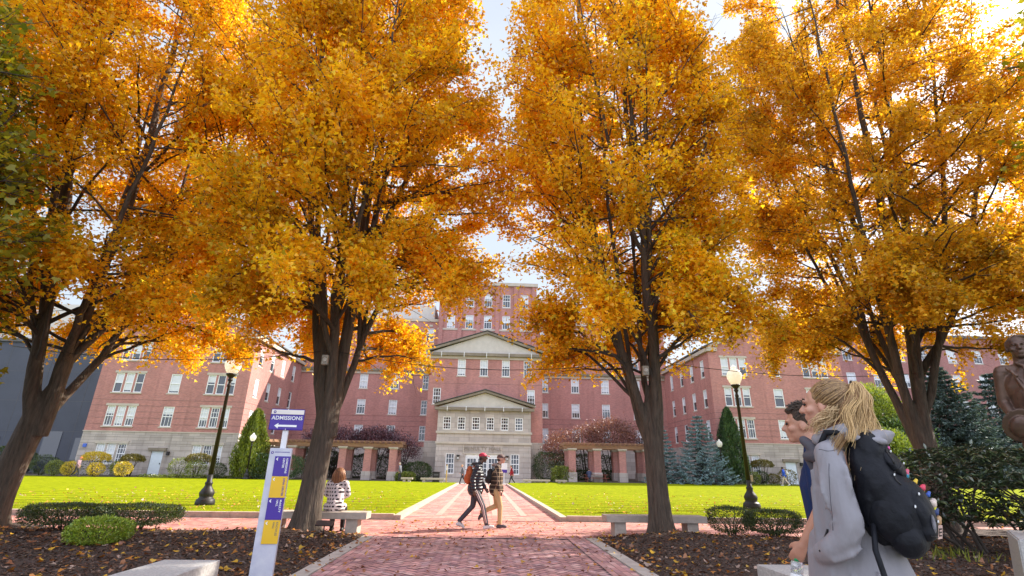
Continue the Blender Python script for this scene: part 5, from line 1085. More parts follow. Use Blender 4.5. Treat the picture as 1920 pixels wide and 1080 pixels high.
# --- the pair crossing the walk
T = empty('person', (-.17, 13.42, .006), 0, 'person in red cap and black puffer jacket walking right, orange backpack on the back', 'person', 'people walking and sitting about the lawn')
J = dict(hip=(0,0,.93), chest=(.05,0,1.27), neck=(.09,0,1.50), head=(.165,0,1.655), shL=(.06,.19,1.42), shR=(.04,-.19,1.42), elL=(.08,.25,1.14), elR=(-.07,-.25,1.15), wrL=(.24,.22,.93), wrR=(-.03,-.25,.90), knL=(-.05,.09,.52), anL=(-.36,.08,.17), toeL=(-.25,.08,.045), knR=(.20,-.09,.53), anR=(.30,-.08,.11), toeR=(.46,-.08,.075))
DKP = cloth('dark_track_nylon', (.035,.03,.04), .45, .3, .7, 12, spec=.5)
_, top, _b = walker(T, J, dict(skin=SKIN_D, legs=DKP, top=PUFF, shoe=pm('grey_white_shoe', (.55,.5,.48), .6)), .011, face=(1, -.05, 0), bulk=.028, cap=pm('crimson_cap', (.50,.02,.06), .6, .08, 8), hair=(HAIRD, 'back'))
blob('hood', [('e', (-.03,0,1.50), (.10,.13,.055)), ('c', (.10,.09,1.47), (.0,.12,1.50), .04, .045), ('c', (.10,-.09,1.47), (.0,-.12,1.50), .04, .045)], PUFF, top, .01, 3)
q = MB(); q.tube([(.02,-.185,.90),(.20,-.165,.55),(.255,-.145,.32),(.30,-.135,.16)], [.013,.012,.011,.010], 6); q.tube([(-.02,-.185,.90),(.165,-.165,.55),(.225,-.145,.32),(.27,-.14,.16)], [.008,.008,.008,.007], 6); q.build('trouser_stripe', pm('pink_white_stripe', (.6,.42,.38), .7), T)
def backpack_small(T_, loc, rz, mat, label, s=1.0):
    B = empty('backpack', loc, rz, label, 'backpack'); bd = blob('bag', [('e', (0,0,.02), (.10*s,.145*s,.20*s)), ('e', (-.03,0,-.08), (.10*s,.15*s,.15*s)), ('e', (-.09,0,-.09), (.05*s,.11*s,.10*s))], mat, B, .012, 4); q = MB()
    for y in (-.11, .11): q.tube([(.05,y,.17),(.15,y*1.1,.215),(.25,y*1.15,.13),(.27,y*1.2,-.02),(.17,y*1.35,-.16),(.02,y*1.1,-.17)], .014, 6)
    q.build('strap', mat, B); q = MB(); q.tube([(-.02,-.12*s,.10),(-.10,-.08*s,.12),(-.115,0,.13),(-.10,.08*s,.12),(-.02,.12*s,.10)], .005, 5); q.build('zip', M['black'], bd); return B
backpack_small(None, (-.17-.16, 13.42, 1.25), 0, pm('rust_canvas', (.42,.085,.02), .75, .2, 9, bump=.4, bscale=14), 'rust orange backpack on the back of the person in the red cap')
T = empty('person', (.36, 13.80, .006), 0, 'person in a brown cap, plaid shirt jacket and tan trousers walking right', 'person', 'people walking and sitting about the lawn')
J = dict(hip=(0,0,.92), chest=(.02,0,1.26), neck=(.05,0,1.49), head=(.105,0,1.635), shL=(.04,.19,1.41), shR=(.02,-.19,1.41), elL=(-.06,.25,1.14), elR=(-.01,-.25,1.13), wrL=(-.02,.24,.90), wrR=(.08,-.23,.88), knL=(.02,.09,.51), anL=(-.36,.09,.34), toeL=(-.42,.09,.20), knR=(.10,-.09,.51), anR=(.10,-.08,.10), toeR=(.25,-.08,.045))
PLB = gridmat('brown_plaid_flannel', (.045,.03,.024), (.36,.26,.17), s=10, t=.16)
_, top, _b = walker(T, J, dict(skin=SKIN_L, legs=cloth('tan_chino', (.50,.33,.16), .8, .12, .5, 9), top=PLB, shoe=pm('dark_canvas_shoe', (.05,.045,.05), .6)), .011, face=(1, .0, 0), bulk=.02, cap=pm('brown_cap', (.10,.055,.05), .7, .1, 8), hair=(HAIRB, 'back'))
blob('hood', [('e', (-.05,0,1.49), (.085,.12,.05)), ('c', (.06,.08,1.46), (-.04,.11,1.49), .035, .04), ('c', (.06,-.08,1.46), (-.04,-.11,1.49), .035, .04)], cloth('grey_hood', (.30,.24,.22)), top, .01, 3)
q = MB(); q.tube([(-.01,.02,1.60-.03),(.10,0,1.545)], .0, 3) if False else None; q.bm.free()
blob('phone', [('e', (.13,-.235,.80), (.015,.008,.05))], M['black'], T, .006, 1)
for (X, sx) in ((.36, 1),):
    backpack_small(None, (X-.17, 13.84, 1.23), 0, pm('black_bag_cloth', (.02,.018,.02), .7), 'black backpack on the back of the person in the plaid jacket', .85)

# --- seated woman on the left bench, back to the camera
T = empty('person', (-3.30, 12.47, .0), PI/2, 'seated woman with auburn hair in a white coat with black dots, back turned', 'person', 'people walking and sitting about the lawn')
J = dict(hip=(-.02,0,.56), chest=(.02,0,.88), neck=(.05,0,1.10), head=(.09,0,1.235), shL=(.03,.18,1.03), shR=(.03,-.18,1.03), elL=(.10,.24,.80), elR=(.10,-.24,.80), wrL=(.26,.10,.72), wrR=(.26,-.10,.72), knL=(.42,.12,.50), knR=(.42,-.12,.50), anL=(.40,.12,.09), anR=(.40,-.12,.09), toeL=(.54,.12,.04), toeR=(.54,-.12,.04))
DOT = gridmat('dotted_white_cloth', (.62,.52,.50), (.02,.015,.02), 'dots', 13.5, .27)
_, top, _b = walker(T, J, dict(skin=SKIN_L, legs=cloth('black_leggings', (.02,.02,.022)), top=DOT, shoe=M['black']), .011, face=(1, -.35, 0), bulk=.022, hair=(HAIRR, 'long'))
blob('coat_skirt', [('e', (.02,0,.56), (.23,.27,.10)), ('e', (.12,0,.55), (.2,.24,.08)), ('e', (-.06,.0,.50), (.12,.26,.045))], DOT, top, .011, 4, cut=[((0,0,.455), (0,0,-1))])
# --- small far figures
def far_person(loc, rz, mats, label, pose='walk', k=1.0, hair=None, cap=None, bulk=.015, extra=None, sit=False):
    T = empty('person', loc, rz, label, 'person', 'people walking and sitting about the lawn'); T.scale = (k, k, k); s = .16 if pose == 'walk' else .04
    J = dict(hip=(0,0,.93), chest=(.03,0,1.27), neck=(.05,0,1.50), head=(.10,0,1.64), shL=(.03,.19,1.42), shR=(.03,-.19,1.42), elL=(-.08,.24,1.15), elR=(.08,-.24,1.15), wrL=(-.02,.24,.92), wrR=(.24,-.2,1.0), knL=(s*.9,.09,.52), anL=(s*1.6,.08,.10), toeL=(s*1.6+.15,.08,.05), knR=(-s*.3,-.09,.52), anR=(-s*2.0,-.08,.15), toeR=(-s*2+.13,-.08,.045))
    if sit: J.update(hip=(-.02,0,.55), chest=(.06,0,.86), neck=(.10,0,1.08), head=(.15,0,1.20), shL=(.08,.18,1.01), shR=(.08,-.18,1.01), elL=(.2,.24,.80), elR=(.2,-.24,.80), wrL=(.40,.12,.80), wrR=(.40,-.12,.80), knL=(.40,.12,.50), knR=(.40,-.12,.50), anL=(.38,.12,.1), anR=(.38,-.12,.1), toeL=(.52,.12,.045), toeR=(.52,-.12,.045))
    walker(T, J, mats, .02, bulk=bulk, hair=hair, cap=cap); return T
DK = cloth('charcoal_cloth', (.03,.03,.035)); GR = cloth('grey_cloth', (.12,.12,.14)); SHD = M['black']
far_person((-8.1, 52.9, .13), PI*.9, dict(skin=SKIN_L, legs=DK, top=GR, shoe=SHD), 'far standing person in dark grey with pale hair, right end of the left pergola', 'stand', hair=(pm('pale_hair', (.6,.52,.42), .6), 'short'))
far_person((-1.95, 52.6, .03), PI, dict(skin=SKIN_L, legs=DK, top=GR, shoe=SHD), 'far person in grey jacket walking left near the entrance, behind the red capped walker', 'walk', hair=(pm('fair_hair', (.5,.3,.15), .6), 'short'))
far_person((2.85, 52.4, .03), PI*1.02, dict(skin=SKIN_L, legs=DK, top=gridmat('red_plaid_flannel', (.45,.02,.03), (.05,.01,.012), s=8, t=.35), shoe=SHD), 'far person in a red plaid jacket and black trousers right of the entrance walk', 'walk', hair=(HAIRB, 'short'))
far_person((10.7, 53.3, .3), PI/2*.98+PI*0, dict(skin=SKIN_L, legs=DK, top=cloth('navy_cloth', (.04,.045,.09)), shoe=SHD), 'far person in navy sitting at the reddish picnic table', sit=True, hair=(HAIRD, 'short'))
E_ = far_person((29.9, 51.6, .32), PI*.75, dict(skin=SKIN_D, legs=cloth('cream_trousers', (.6,.5,.4)), top=cloth('royal_blue_cloth', (.03,.10,.55)), shoe=M['white']), 'far person in a blue shirt and cream trousers near the right pale door', 'walk', hair=(HAIRD, 'short'))
backpack_small(None, (30.1, 51.38, 1.55), PI*.75, cloth('white_bag_cloth', (.62,.58,.55)), 'white bag on the back of the far person in blue')
far_person((-36.9, 50.6, .13), 0.1, dict(skin=SKIN_L, legs=DK, top=cloth('grey_pink_cloth', (.25,.16,.19)), shoe=SHD), 'far person in orange cap striding right among the bushes at the far left', 'walk', cap=pm('orange_cap', (.7,.15,.04), .7))

# ------------------------------------------------------------------ the pair in the foreground
GZ = .127
COAT = pm('grey_rain_coat', (.27, .255, .275), .6, .10, 6, bump=.5, bscale=5, stretch=(1.6, 1.6, .45), bdist=.05, spec=.35); COATD = pm('dark_grey_lining', (.075, .07, .085), .75, .1, 8)
RZ = R_(131); WO = V((1.650, 2.33, GZ))
W = empty('person', WO, RZ, 'blonde woman in a long grey hooded coat, foreground right, ponytail over a black backpack', 'person')
hd = (.045, 0, 1.565)
sk = skinp(hd, (1, .02, 0), (-.015, 0, 1.40), .93)
sk += [('c', (.005,0,1.40), (.025,0,1.2), .055, .075), ('c', (0.03,0,1.25), (0.03,0,.9), .075, .085), ('c', (0,.13,1.34), (-.02,.19,1.08), .036, .03), ('c', (-.02,.19,1.08), (.03,.08,.96), .03, .024), ('c', (0,-.13,1.34), (0,-.18,1.1), .036, .03), ('c', (0,-.18,1.1), (.03,-.08,.96), .03, .024)]
sk += handp((.03,.07,.93), (.3,-.1,-.9), (0,-1,0), .7, .3, -1) + handp((.03,-.07,.93), (.3,.1,-.9), (0,1,0), .7, .3, 1)
for y in (-1, 1): sk += [('c', (0,.055*y,.86), (.06*y,.075*y,.48), .058, .048), ('c', (.06*y,.085*y,.48), (.04*y-.06,.085*y,.10), .05, .034), ('c', (.04*y-.06,.085*y,.09), (.04*y+.06,.085*y,.035), .032, .026)]
wb = blob('body', sk, SKIN_L, W, .0065, 4)
for s in (-1, 1):
    e = MB(); e.lathe([(.001,-.007),(.008,0),(.001,.007)], 12); o = e.build('eye', M['black'], wb); o.location = (.122, s*.028, 1.573)
    e = MB(); e.tube([(.128, s*.014, 1.596), (.124, s*.03, 1.601), (.112, s*.046, 1.596)], .003, 5); e.build('eyebrow', HAIRB, wb)
def ridge(p, q, off, r=.014):
    p, q, o = V(p), V(q), V(off); m1 = p+(q-p)*.3+o; m2 = p+(q-p)*.7+o; return [('c', tuple(p), tuple(m1), r*.25, r), ('c', tuple(m1), tuple(m2), r, r), ('c', tuple(m2), tuple(q), r, r*.25)]
ct = [('e', (.02,0,1.24), (.138,.185,.18)), ('c', (.015,.15,1.355), (.015,-.15,1.355), .068, .068), ('c', (.03,0,1.2), (.03,0,.95), .150, .165, (1.15,1)), ('c', (.03,0,.95), (.0,0,.66), .170, .225, (1.12,1)), ('c', (.0,0,.66), (-.03,0,.40), .225, .29, (1.05,1)),
      ('e', (-.19,0,.56), (.14,.22,.28), (0,-.28,0)), ('c', (.01,0,1.33), (.01,0,1.41), .10, .075)]
for i in range(15):
    a = i*2*PI/15+.1; ct.append(('c', (.02+.13*math.cos(a), .15*math.sin(a), 1.0), (-.03+.31*math.cos(a+.08), .27*math.sin(a+.08), .40), .010, .034))
slv = [((.015,.175,1.345),.072), ((.0,.215,1.25),.070), ((-.02,.235,1.15),.067), ((-.035,.245,1.07),.067), ((-.0,.245,1.005),.066), ((.055,.235,.965),.062), ((.105,.20,.945),.056), ((.13,.15,.93),.045)]
for (p, r), (q_, r2) in zip(slv, slv[1:]): ct.append(('c', p, q_, r, r2))
for p, q_, o_ in (((-.09,.25,1.16), (.05,.275,1.06), (0,.022,-.01)), ((-.10,.25,1.10), (.06,.275,1.015), (0,.024,-.012)), ((-.10,.25,1.04), (.07,.27,.975), (0,.024,-.014)), ((-.08,.25,.985), (.10,.25,.925), (0,.026,-.016)), ((-.06,.245,1.24), (.06,.26,1.11), (0,.018,0)), ((.03,.23,1.33), (.035,.285,1.12), (.012,.012,0)), ((-.05,.215,1.33), (-.075,.275,1.17), (-.008,.012,0))): ct += ridge(p, q_, o_)
ct += [('c', (.01,-.175,1.34), (-.0,-.225,1.1), .07, .062), ('c', (-.0,-.225,1.1), (.10,-.19,.96), .06, .048)]
for p, q_ in (((.13,.11,1.28), (.165,.14,.62)), ((.155,.03,1.25), (.20,.04,.60)), ((.09,.19,.90), (.13,.25,.50)), ((-.0,.22,.88), (-.0,.28,.46)), ((-.10,.19,.9), (-.15,.26,.46))): ct += ridge(p, q_, (0,0,0), .018)
def slim(p, kx=.86, ky=.84, kr=.82):
    if min(p[1][2], p[2][2] if p[0] == 'c' else 9) < .75: kx, ky, kr = .95, .92, .95
    f = lambda c: (c[0]*kx+.012, c[1]*ky, c[2])
    if p[0] == 'e': return (p[0], f(p[1]), (p[2][0]*kr, p[2][1]*ky, p[2][2])) + tuple(p[3:])
    return (p[0], f(p[1]), f(p[2]), p[3]*kr, p[4]*kr) + tuple(p[5:])
coat = blob('coat', [slim(p) for p in ct], COAT, W, .0085, 5, cut=[((0,0,.42), (0,0,-1))])
hoodp = [('c', (.075,.085,1.405), (-.05,.115,1.435), .030, .040), ('c', (-.05,.105,1.43), (-.105,.045,1.425), .036, .042), ('c', (-.105,.045,1.425), (-.105,-.045,1.425), .042, .042), ('c', (-.105,-.045,1.425), (-.05,-.105,1.43), .042, .036), ('c', (-.05,-.115,1.435), (.075,-.085,1.405), .040, .030),
         ('e', (-.125,0,1.405), (.075,.105,.042), (0,.25,0)), ('e', (-.155,-.02,1.425), (.05,.085,.022), (0,.1,0)), ('c', (-.07,.09,1.465), (-.13,.03,1.46), .010, .012), ('c', (-.05,.14,1.41), (-.18,.09,1.39), .014, .014)]
blob('hood', hoodp, COAT, coat, .007, 4)
blob('collar_flap', [('c', (.10,.05,1.36), (.155,.02,1.41), .030, .022), ('c', (.105,-.03,1.35), (.16,-.02,1.40), .030, .022), ('c', (.09,.08,1.33), (.15,.035,1.335), .028, .02), ('c', (.12,.0,1.24), (.155,.0,1.34), .02, .022)], COATD, coat, .007, 3)
from mathutils.bvhtree import BVHTree
_cb = BVHTree.FromPolygons([v.co.copy() for v in coat.data.vertices], [list(p.vertices) for p in coat.data.polygons]); _pp = []
for (x_, z_) in ((.085, 1.035), (.098, 1.0), (.105, .955)):
    h_ = _cb.ray_cast(V((x_, .6, z_)), V((0, -1, 0))); _pp.append(tuple(h_[0]+V((0,.002,0))) if h_[0] is not None else (x_, .2, z_))
q = MB(); q.tube(_pp, [.004, .008, .004], 6); q.build('pocket_slit', M['black'], coat)
def seam(pts, d0, name='seam'):
    out_ = []
    for (x_, z_) in pts:
        h_ = _cb.ray_cast(V((x_, .6, z_)), V((0, -1, 0)))
        if h_[0] is not None: out_.append(h_[0]+V((0, .0008, 0)))
    if len(out_) > 3: q = MB(); q.tube(out_, .0012, 5); q.build(name, COATD, coat)
seam([(.01+.002*i, 1.30-.02*i) for i in range(14)], 0); seam([(.0-.003*i, .86-.03*i) for i in range(14)], 0)
seam([(-.05+.012*i, 1.355+.004*math.sin(i)) for i in range(9)], 0)
for y in (-1, 1):
    blob('boot', [('c', (.04*y-.06,.085*y,.30), (.04*y-.06,.085*y,.08), .055, .045)]+shoep((.04*y-.06,.085*y,.10), (.04*y+.09,.085*y,.045)), M['black'], W, .01, 3)
# hair: skull cap under hundreds of combed strands, tied high, loose waves below
HAIRBL = pm('blonde_hair_base', (.28, .17, .085), .55, .35, 30, stretch=(.5, 3, 3))
hcap = blob('hair', [('e', (.012,0,1.600), (.098,.080,.086)), ('e', (-.035,0,1.575), (.068,.076,.078)), ('c', (-.06,0,1.62), (-.095,0,1.635), .035, .022)], HAIRBL, W, .0065, 3, cut=[((.088,0,1.60), (.85,0,-.5)), ((0,0,1.505), (0,0,-1))])
m, t, b, o = nodes('hair_strands'); a_ = N(t, 'ShaderNodeVertexColor', layer_name='Col'); t.links.new(a_.outputs[0], b.inputs['Base Color']); b.inputs['Roughness'].default_value = .38; b.inputs['Specular IOR Level'].default_value = .5; M['strand'] = m
def strands(name, paths, r, cols, parent):
    vs, lp = tubes_np([(p, np.linspace(r*k_, r*.35*k_, len(p))) for p, k_ in paths], 4); cc = np.concatenate([np.repeat(np.array([c]), len(p)*4, 0) for (p, _), c in zip(paths, cols)]); me = npmesh(name, vs, lp, np.arange(0, len(lp), 4), None, cc); me.polygons.foreach_set('use_smooth', np.ones(len(me.polygons), bool)); return link(name, me, M['strand'], parent)
rg = np.random.default_rng(3); tie = np.array([-.088, .004, 1.648]); pth, cl = [], []
for i in range(620):
    a = rg.uniform(-PI*.80, PI*.80); el = rg.uniform(-.45, .75); cx_, cz_ = .004, 1.592
    if abs(a) < .9: el = rg.uniform(.35, .9)
    d = np.array([math.cos(a)*math.cos(el), math.sin(a)*math.cos(el), math.sin(el)]); s0 = np.array([cx_, 0, cz_])+d*np.array([.098, .083, .090])
    pts = []
    for s in np.linspace(0, 1, 8):
        p = s0*(1-s)+tie*s; v = p-np.array([cx_, 0, cz_]); e_ = math.sqrt((v[0]/.098)**2+(v[1]/.083)**2+(v[2]/.092)**2); tgt = 1.0+.03*math.sin(s*PI)+rg.normal(0, .004)
        if s < .93: v = v/e_*tgt
        pts.append(np.array([cx_, 0, cz_])+v)
    pth.append((np.array(pts), rg.uniform(.7, 1.3))); k_ = rg.random(); cl.append(np.array([.12,.06,.028])*(1-k_)+np.array([.46,.28,.12])*k_**1.2)
strands('combed_strands', pth, .0021, cl, hcap)
pth, cl = [], []
ends = [((-.055,.105,1.27), .026, .44), ((-.015,.13,1.365), .022, .16), ((-.10,.06,1.34), .022, .22), ((-.125,.02,1.38), .022, .18)]
locks = []
for e_, sp_, w_ in ends:
    for q in range(int(30*w_)): locks.append((np.array(e_)+rg.normal(0, sp_, 3)*np.array([.9, .8, 1.3]), tie+np.array([-.030, .008, .012])+rg.normal(0, .011, 3), rg.uniform(0, 6), rg.uniform(.75, 1.25)))
for i in range(1500):
    e_, out_, ph, kk = locks[i % len(locks)]; jj = rg.normal(0, .0085, 3); e2 = e_+jj*.9; o2 = out_+jj*.6; md = (o2+e2)/2+np.array([-.016, .006, .04])+jj
    n_ = 22; tt = np.linspace(0, 1, n_)[:, None]; P_ = (1-tt)**3*(tie+jj*.5)+3*(1-tt)**2*tt*o2+3*(1-tt)*tt**2*md+tt**3*e2; amp = .010*np.clip(tt*2.4-.4, 0, 1)
    P_ = P_+amp*np.concatenate([np.sin(tt*14*kk+ph), np.cos(tt*12*kk+ph*1.3), .4*np.sin(tt*10+ph)], 1)+rg.normal(0, .0007, (n_, 3))
    pth.append((P_, rg.uniform(.7, 1.3))); k_ = np.clip(.5+.35*math.sin(ph*7)+rg.normal(0, .22), 0, 1); cl.append(np.array([.24,.12,.045])*(1-k_)+np.array([.78,.53,.24])*k_)
for i in range(90):
    e_, out_, ph, kk = locks[i % len(locks)]; e2 = e_+rg.normal(0, .022, 3)+np.array([0, 0, .03]); o2 = out_+rg.normal(0, .02, 3); n_ = 16; tt = np.linspace(0, 1, n_)[:, None]
    P_ = (1-tt)**2*tie+2*(1-tt)*tt*(o2+np.array([-.02, 0, .03]))+tt**2*e2+.008*np.sin(tt*11+ph)*tt; pth.append((P_, .45)); cl.append(np.array([.70,.50,.26]))
strands('ponytail', pth, .0021, cl, hcap)
pth, cl = [], []
for i in range(80):     # loose locks blown forward under the ear
    b0 = np.array([-.02, .07, 1.535])+rg.normal(0, .012, 3); e_ = np.array([.07, .095, 1.44])+rg.normal(0, .022, 3); P_ = curve(b0, (b0+e_)/2+np.array([.0, .035, .01])+rg.normal(0, .012, 3), e_, 14); P_ = P_+.006*np.sin(np.linspace(0, 9, 14)[:, None]+i % 5); pth.append((P_, 1)); k_ = rg.random(); cl.append(np.array([.4,.24,.11])*(1-k_)+np.array([.72,.52,.28])*k_)
strands('loose_locks', pth, .0019, cl, hcap)
blob('hair_tie', [('e', (-.092,.004,1.650), (.011,.024,.024), (0,.35,0))], M['black'], hcap, .005, 1)
# hair of the seated woman, combed down strand by strand
_st = [o for o in bpy.data.objects if o.name.startswith('person') and 'seated' in o.get('label', '')][0]; pth2, cl2 = [], []
for i in range(420):
    a = rg.uniform(.75, 2*PI-.75); el = rg.uniform(.1, 1.5); c0 = np.array([.07, 0, 1.27]); d = np.array([math.cos(a)*math.cos(el), math.sin(a)*math.cos(el), math.sin(el)]); s0 = c0+d*np.array([.115, .112, .10])
    e_ = np.array([.03-.085*abs(math.cos(a))*(1 if math.cos(a) < 0 else -.3), .125*math.sin(a), 1.07])+rg.normal(0, .018, 3); pth2.append((curve(s0, np.array([s0[0]-.03, s0[1]*1.5, 1.2]), e_, 10), 1)); k_ = rg.random(); cl2.append(np.array([.14,.045,.018])*(1-k_)+np.array([.46,.20,.07])*k_)
strands('long_hair', pth2, .006, cl2, _st)
# backpack
BP = pm('black_pack_nylon', (.006, .0065, .010), .6, .3, 5, bump=.6, bscale=9, spec=.25, bdist=.03); BPN = pm('navy_pack_panel', (.016, .020, .045), .6, .2, 6, bump=.5, bscale=12, bdist=.02)
def wl(p): return WO + Matrix.Rotation(RZ, 3, 'Z') @ V(p)
B = empty('backpack', wl((-.10, .03, 1.195)), RZ+R_(4), 'large black backpack hung with charms on the back of the blonde woman', 'backpack')
B.scale = (.80, .86, .90)
bag = blob('bag', [('e', (-.02,0,.02), (.125,.178,.285), (0,.24,0)), ('e', (-.075,0,-.08), (.135,.180,.195), (0,.15,0)), ('e', (-.015,0,.17), (.09,.150,.13), (0,.3,0)), ('e', (.02,0,-.04), (.10,.165,.22)), ('c', (-.10,.11,-.20), (-.10,-.11,-.20), .075, .075)], BP, B, .009, 5)
blob('front_pocket', [('e', (-.165,0,-.075), (.062,.130,.135), (0,.18,0)), ('c', (-.175,.07,-.16), (-.175,-.07,-.16), .045, .045)], BP, bag, .008, 4)
blob('upper_pocket', [('e', (-.095,0,.125), (.040,.115,.085), (0,.55,0))], BP, bag, .008, 4)
blob('side_pocket', [('e', (-.055,.135,-.11), (.095,.045,.11), (0,.1,0))], BP, bag, .008, 4)
from mathutils.bvhtree import BVHTree
def surf(objs):
    vs, fs = [], []
    for o in objs:
        n0 = len(vs); vs += [v.co.copy() for v in o.data.vertices]; fs += [[i+n0 for i in p.vertices] for p in o.data.polygons]
    return BVHTree.FromPolygons(vs, fs)
bt_ = surf([bag]+[c for c in bag.children])
def snap(y, z, out_=.004, a=0.0):
    d = V((math.cos(a), -math.sin(a), 0)); o_ = V((0, y, z))-d*.6; h = bt_.ray_cast(o_, d)
    return (h[0]+h[1]*out_) if h[0] is not None else V((-.2, y, z))
q = MB()
q.tube([snap(.115*math.sin(t_), .02+.10*math.cos(t_), .001) for t_ in np.linspace(-1.5, 1.5, 16)], .004, 6)
q.tube([snap(.10*math.sin(t_), .10+.13*math.cos(t_)*.8, .001) for t_ in np.linspace(-1.4, 1.4, 16)], .004, 6)
q.tube([snap(y_, -.17-.015*math.cos(y_*12), .001) for y_ in np.linspace(-.10, .10, 10)], .0035, 6)
q.build('zips', M['black'], bag)
for (y, z) in ((.05,.17), (.105,.07), (.0,.12), (.09,-.01), (.13,-.06), (.03,-.12)): p_ = snap(y, z, .006); q = MB(); q.tube([p_+V((0,-.013,.003)), p_+V((-.002,.013,-.002))], .0038, 6); q.build('zip_pull', M['white'], bag)
p_ = snap(-.02, -.165, .004); q = MB(); q.box(-.003, .003, -.028, .028, -.028, .028); pt = q.build('patch', pm('tan_patch', (.62,.42,.36), .7), bag); pt.location = p_; pt.rotation_euler = (0, -.25, -.25)
q = MB()
for z in (-.014, 0, .014): q.box(-.0045, -.0032, -.018, .012, z-.003, z+.003)
q.box(-.0045, -.0032, .012, .017, -.017, .017); q.build('patch_mark', M['black'], pt)
p_ = snap(.03, .19, .003); blob('pink_tag', [('e', tuple(p_), (.006,.02,.009))], pm('pink_plastic', (.75,.10,.40), .4), bag, .004, 1)
p_ = snap(.07, -.13, -.004); blob('grey_badge', [('e', tuple(p_), (.010,.028,.042), (0,-.1,.35))], pm('pale_print', (.20,.19,.21), .8, .3, 30), bag, .005, 2)
ch = [(.075,(.020,.018,.020),(.70,.12,.2)), (.05,(.022,.020,.022),(.03,.30,.45)), (.02,(.018,.02,.016),(.75,.50,.04)), (-.005,(.024,.02,.018),(.65,.05,.10)), (-.03,(.018,.018,.015),(.04,.10,.40)), (-.065,(.028,.025,.026),(.62,.50,.42)), (-.10,(.02,.02,.02),(.03,.05,.16)), (-.135,(.024,.022,.028),(.45,.26,.12)), (-.085,(.008,.008,.03),(.85,.8,.05))]
for z_, r_, cc in ch:
    r_ = tuple(.72*v_ for v_ in r_); c_ = snap(-.075-.05*abs(z_), z_+.01, .012); blob('charm', [('e', tuple(c_), r_), ('e', (c_[0]-.008, c_[1]-.01, c_[2]+.012), (r_[0]*.7, r_[1]*.7, r_[2]*.7))], pm('charm_%d' % int(cc[0]*100+cc[1]*10000), cc, .6, .2, 40), bag, .005, 1)
q = MB()
for y in (-.10, .105): q.tube([(.04, y, .22), (.09, y*1.15, .262), (.16, y*1.25, .262), (.215, y*1.2, .18), (.225, y*1.1, .05), (.18, y*1.2, -.06), (.05, y*1.3, -.16)], [.012, .015, .016, .015, .012, .009, .009], 8)
q.build('shoulder_strap', BP, B)
q = MB(); q.tube([(.02,.03,.255), (.04,.035,.285), (.055,0,.295), (.04,-.035,.285), (.02,-.03,.255)], .010, 8); q.build('haul_loop', BP, B)
q = MB(); q.tube([(.02,.165,-.14), (.025,.215,-.24), (.0,.235,-.38), (-.02,.245,-.50)], [.012,.013,.013,.013], 8); hs = q.build('hanging_strap', BP, B)
q = MB(); q.box(-.042,.004,.228,.262,-.54,-.485,.006); q.build('buckle', M['black'], hs)
# the man beyond her
MO = V((1.985, 3.00, GZ)); MR = R_(140)
Mn = empty('person', MO, MR, 'dark haired man in a navy t-shirt behind the blonde woman, bottle in hand', 'person')
J = dict(hip=(0,0,.88), chest=(.01,0,1.20), neck=(.025,0,1.40), head=(.075,0,1.535), shL=(.01,.185,1.33), shR=(.01,-.185,1.33), elL=(.02,.235,1.08), elR=(-.02,-.23,1.08), wrL=(.13,.215,.915), wrR=(.02,-.24,.85), knL=(.10,.09,.49), anL=(.12,.08,.10), toeL=(.27,.08,.045), knR=(-.02,-.09,.49), anR=(-.20,-.08,.15), toeR=(-.08,-.08,.045))
NAVY = cloth('navy_tshirt', (.012,.028,.095), .85, .12, .4, 8)
walker(Mn, J, dict(skin=pm('tanned_skin', (.50,.25,.165), .5, .07, 9), legs=cloth('dark_jeans', (.03,.04,.07)), top=NAVY, shoe=M['white']), .0075, k=.96, face=(1, .05, 0), short=True, hair=(HAIRB, 'short'))
rg = np.random.default_rng(9); pth, cl = [], []
for i in range(520):
    a = rg.uniform(-PI, PI); el = rg.uniform(.05, 1.5); c0 = np.array([.05, 0, 1.575]); d = np.array([math.cos(a)*math.cos(el), math.sin(a)*math.cos(el), math.sin(el)])
    if math.cos(a) > .35 and el < .62: continue
    s0 = c0+d*np.array([.092,.080,.082]); e_ = s0+d*.016+np.array([.022, 0, .004 if el > .8 else -.012])+rg.normal(0, .006, 3); pth.append((curve(s0, s0+d*.018, e_, 5), 1)); cl.append(np.array([.05,.03,.018])*rg.uniform(.5, 1.8))
strands('hair_tufts', pth, .0035, cl, Mn)
m, t, b, o = nodes('clear_plastic'); b.inputs['Base Color'].default_value = (.9,.93,.96,1); b.inputs['Roughness'].default_value = .12; b.inputs['Transmission Weight'].default_value = .75; b.inputs['IOR'].default_value = 1.3; PL = m
hw = MO + Matrix.Rotation(MR, 3, 'Z') @ V((.185, .19, .83))
T = empty('water_bottle', hw, MR, 'clear plastic water bottle with green cap in the man\'s hand', 'bottle'); T.rotation_euler = (R_(-8), R_(172), MR)
q = MB(); q.lathe([(.028,.0),(.031,.012),(.031,.05),(.028,.055),(.031,.06),(.031,.10),(.028,.105),(.031,.11),(.030,.15),(.020,.175),(.012,.19)], 20); T2 = q.build('bottle', PL, T); T2.location = (0, 0, -.03+.05)
q = MB(); q.lathe([(.0145,-.002),(.0145,.020)], 16, c=(0,0,.0)); T3 = q.build('cap', pm('green_cap', (.02,.35,.12), .4), T); T3.location = (0, 0, -.0)
q = MB(); q.lathe([(.0315,.062),(.0315,.104)], 20); q.build('label', M['white'], T2)

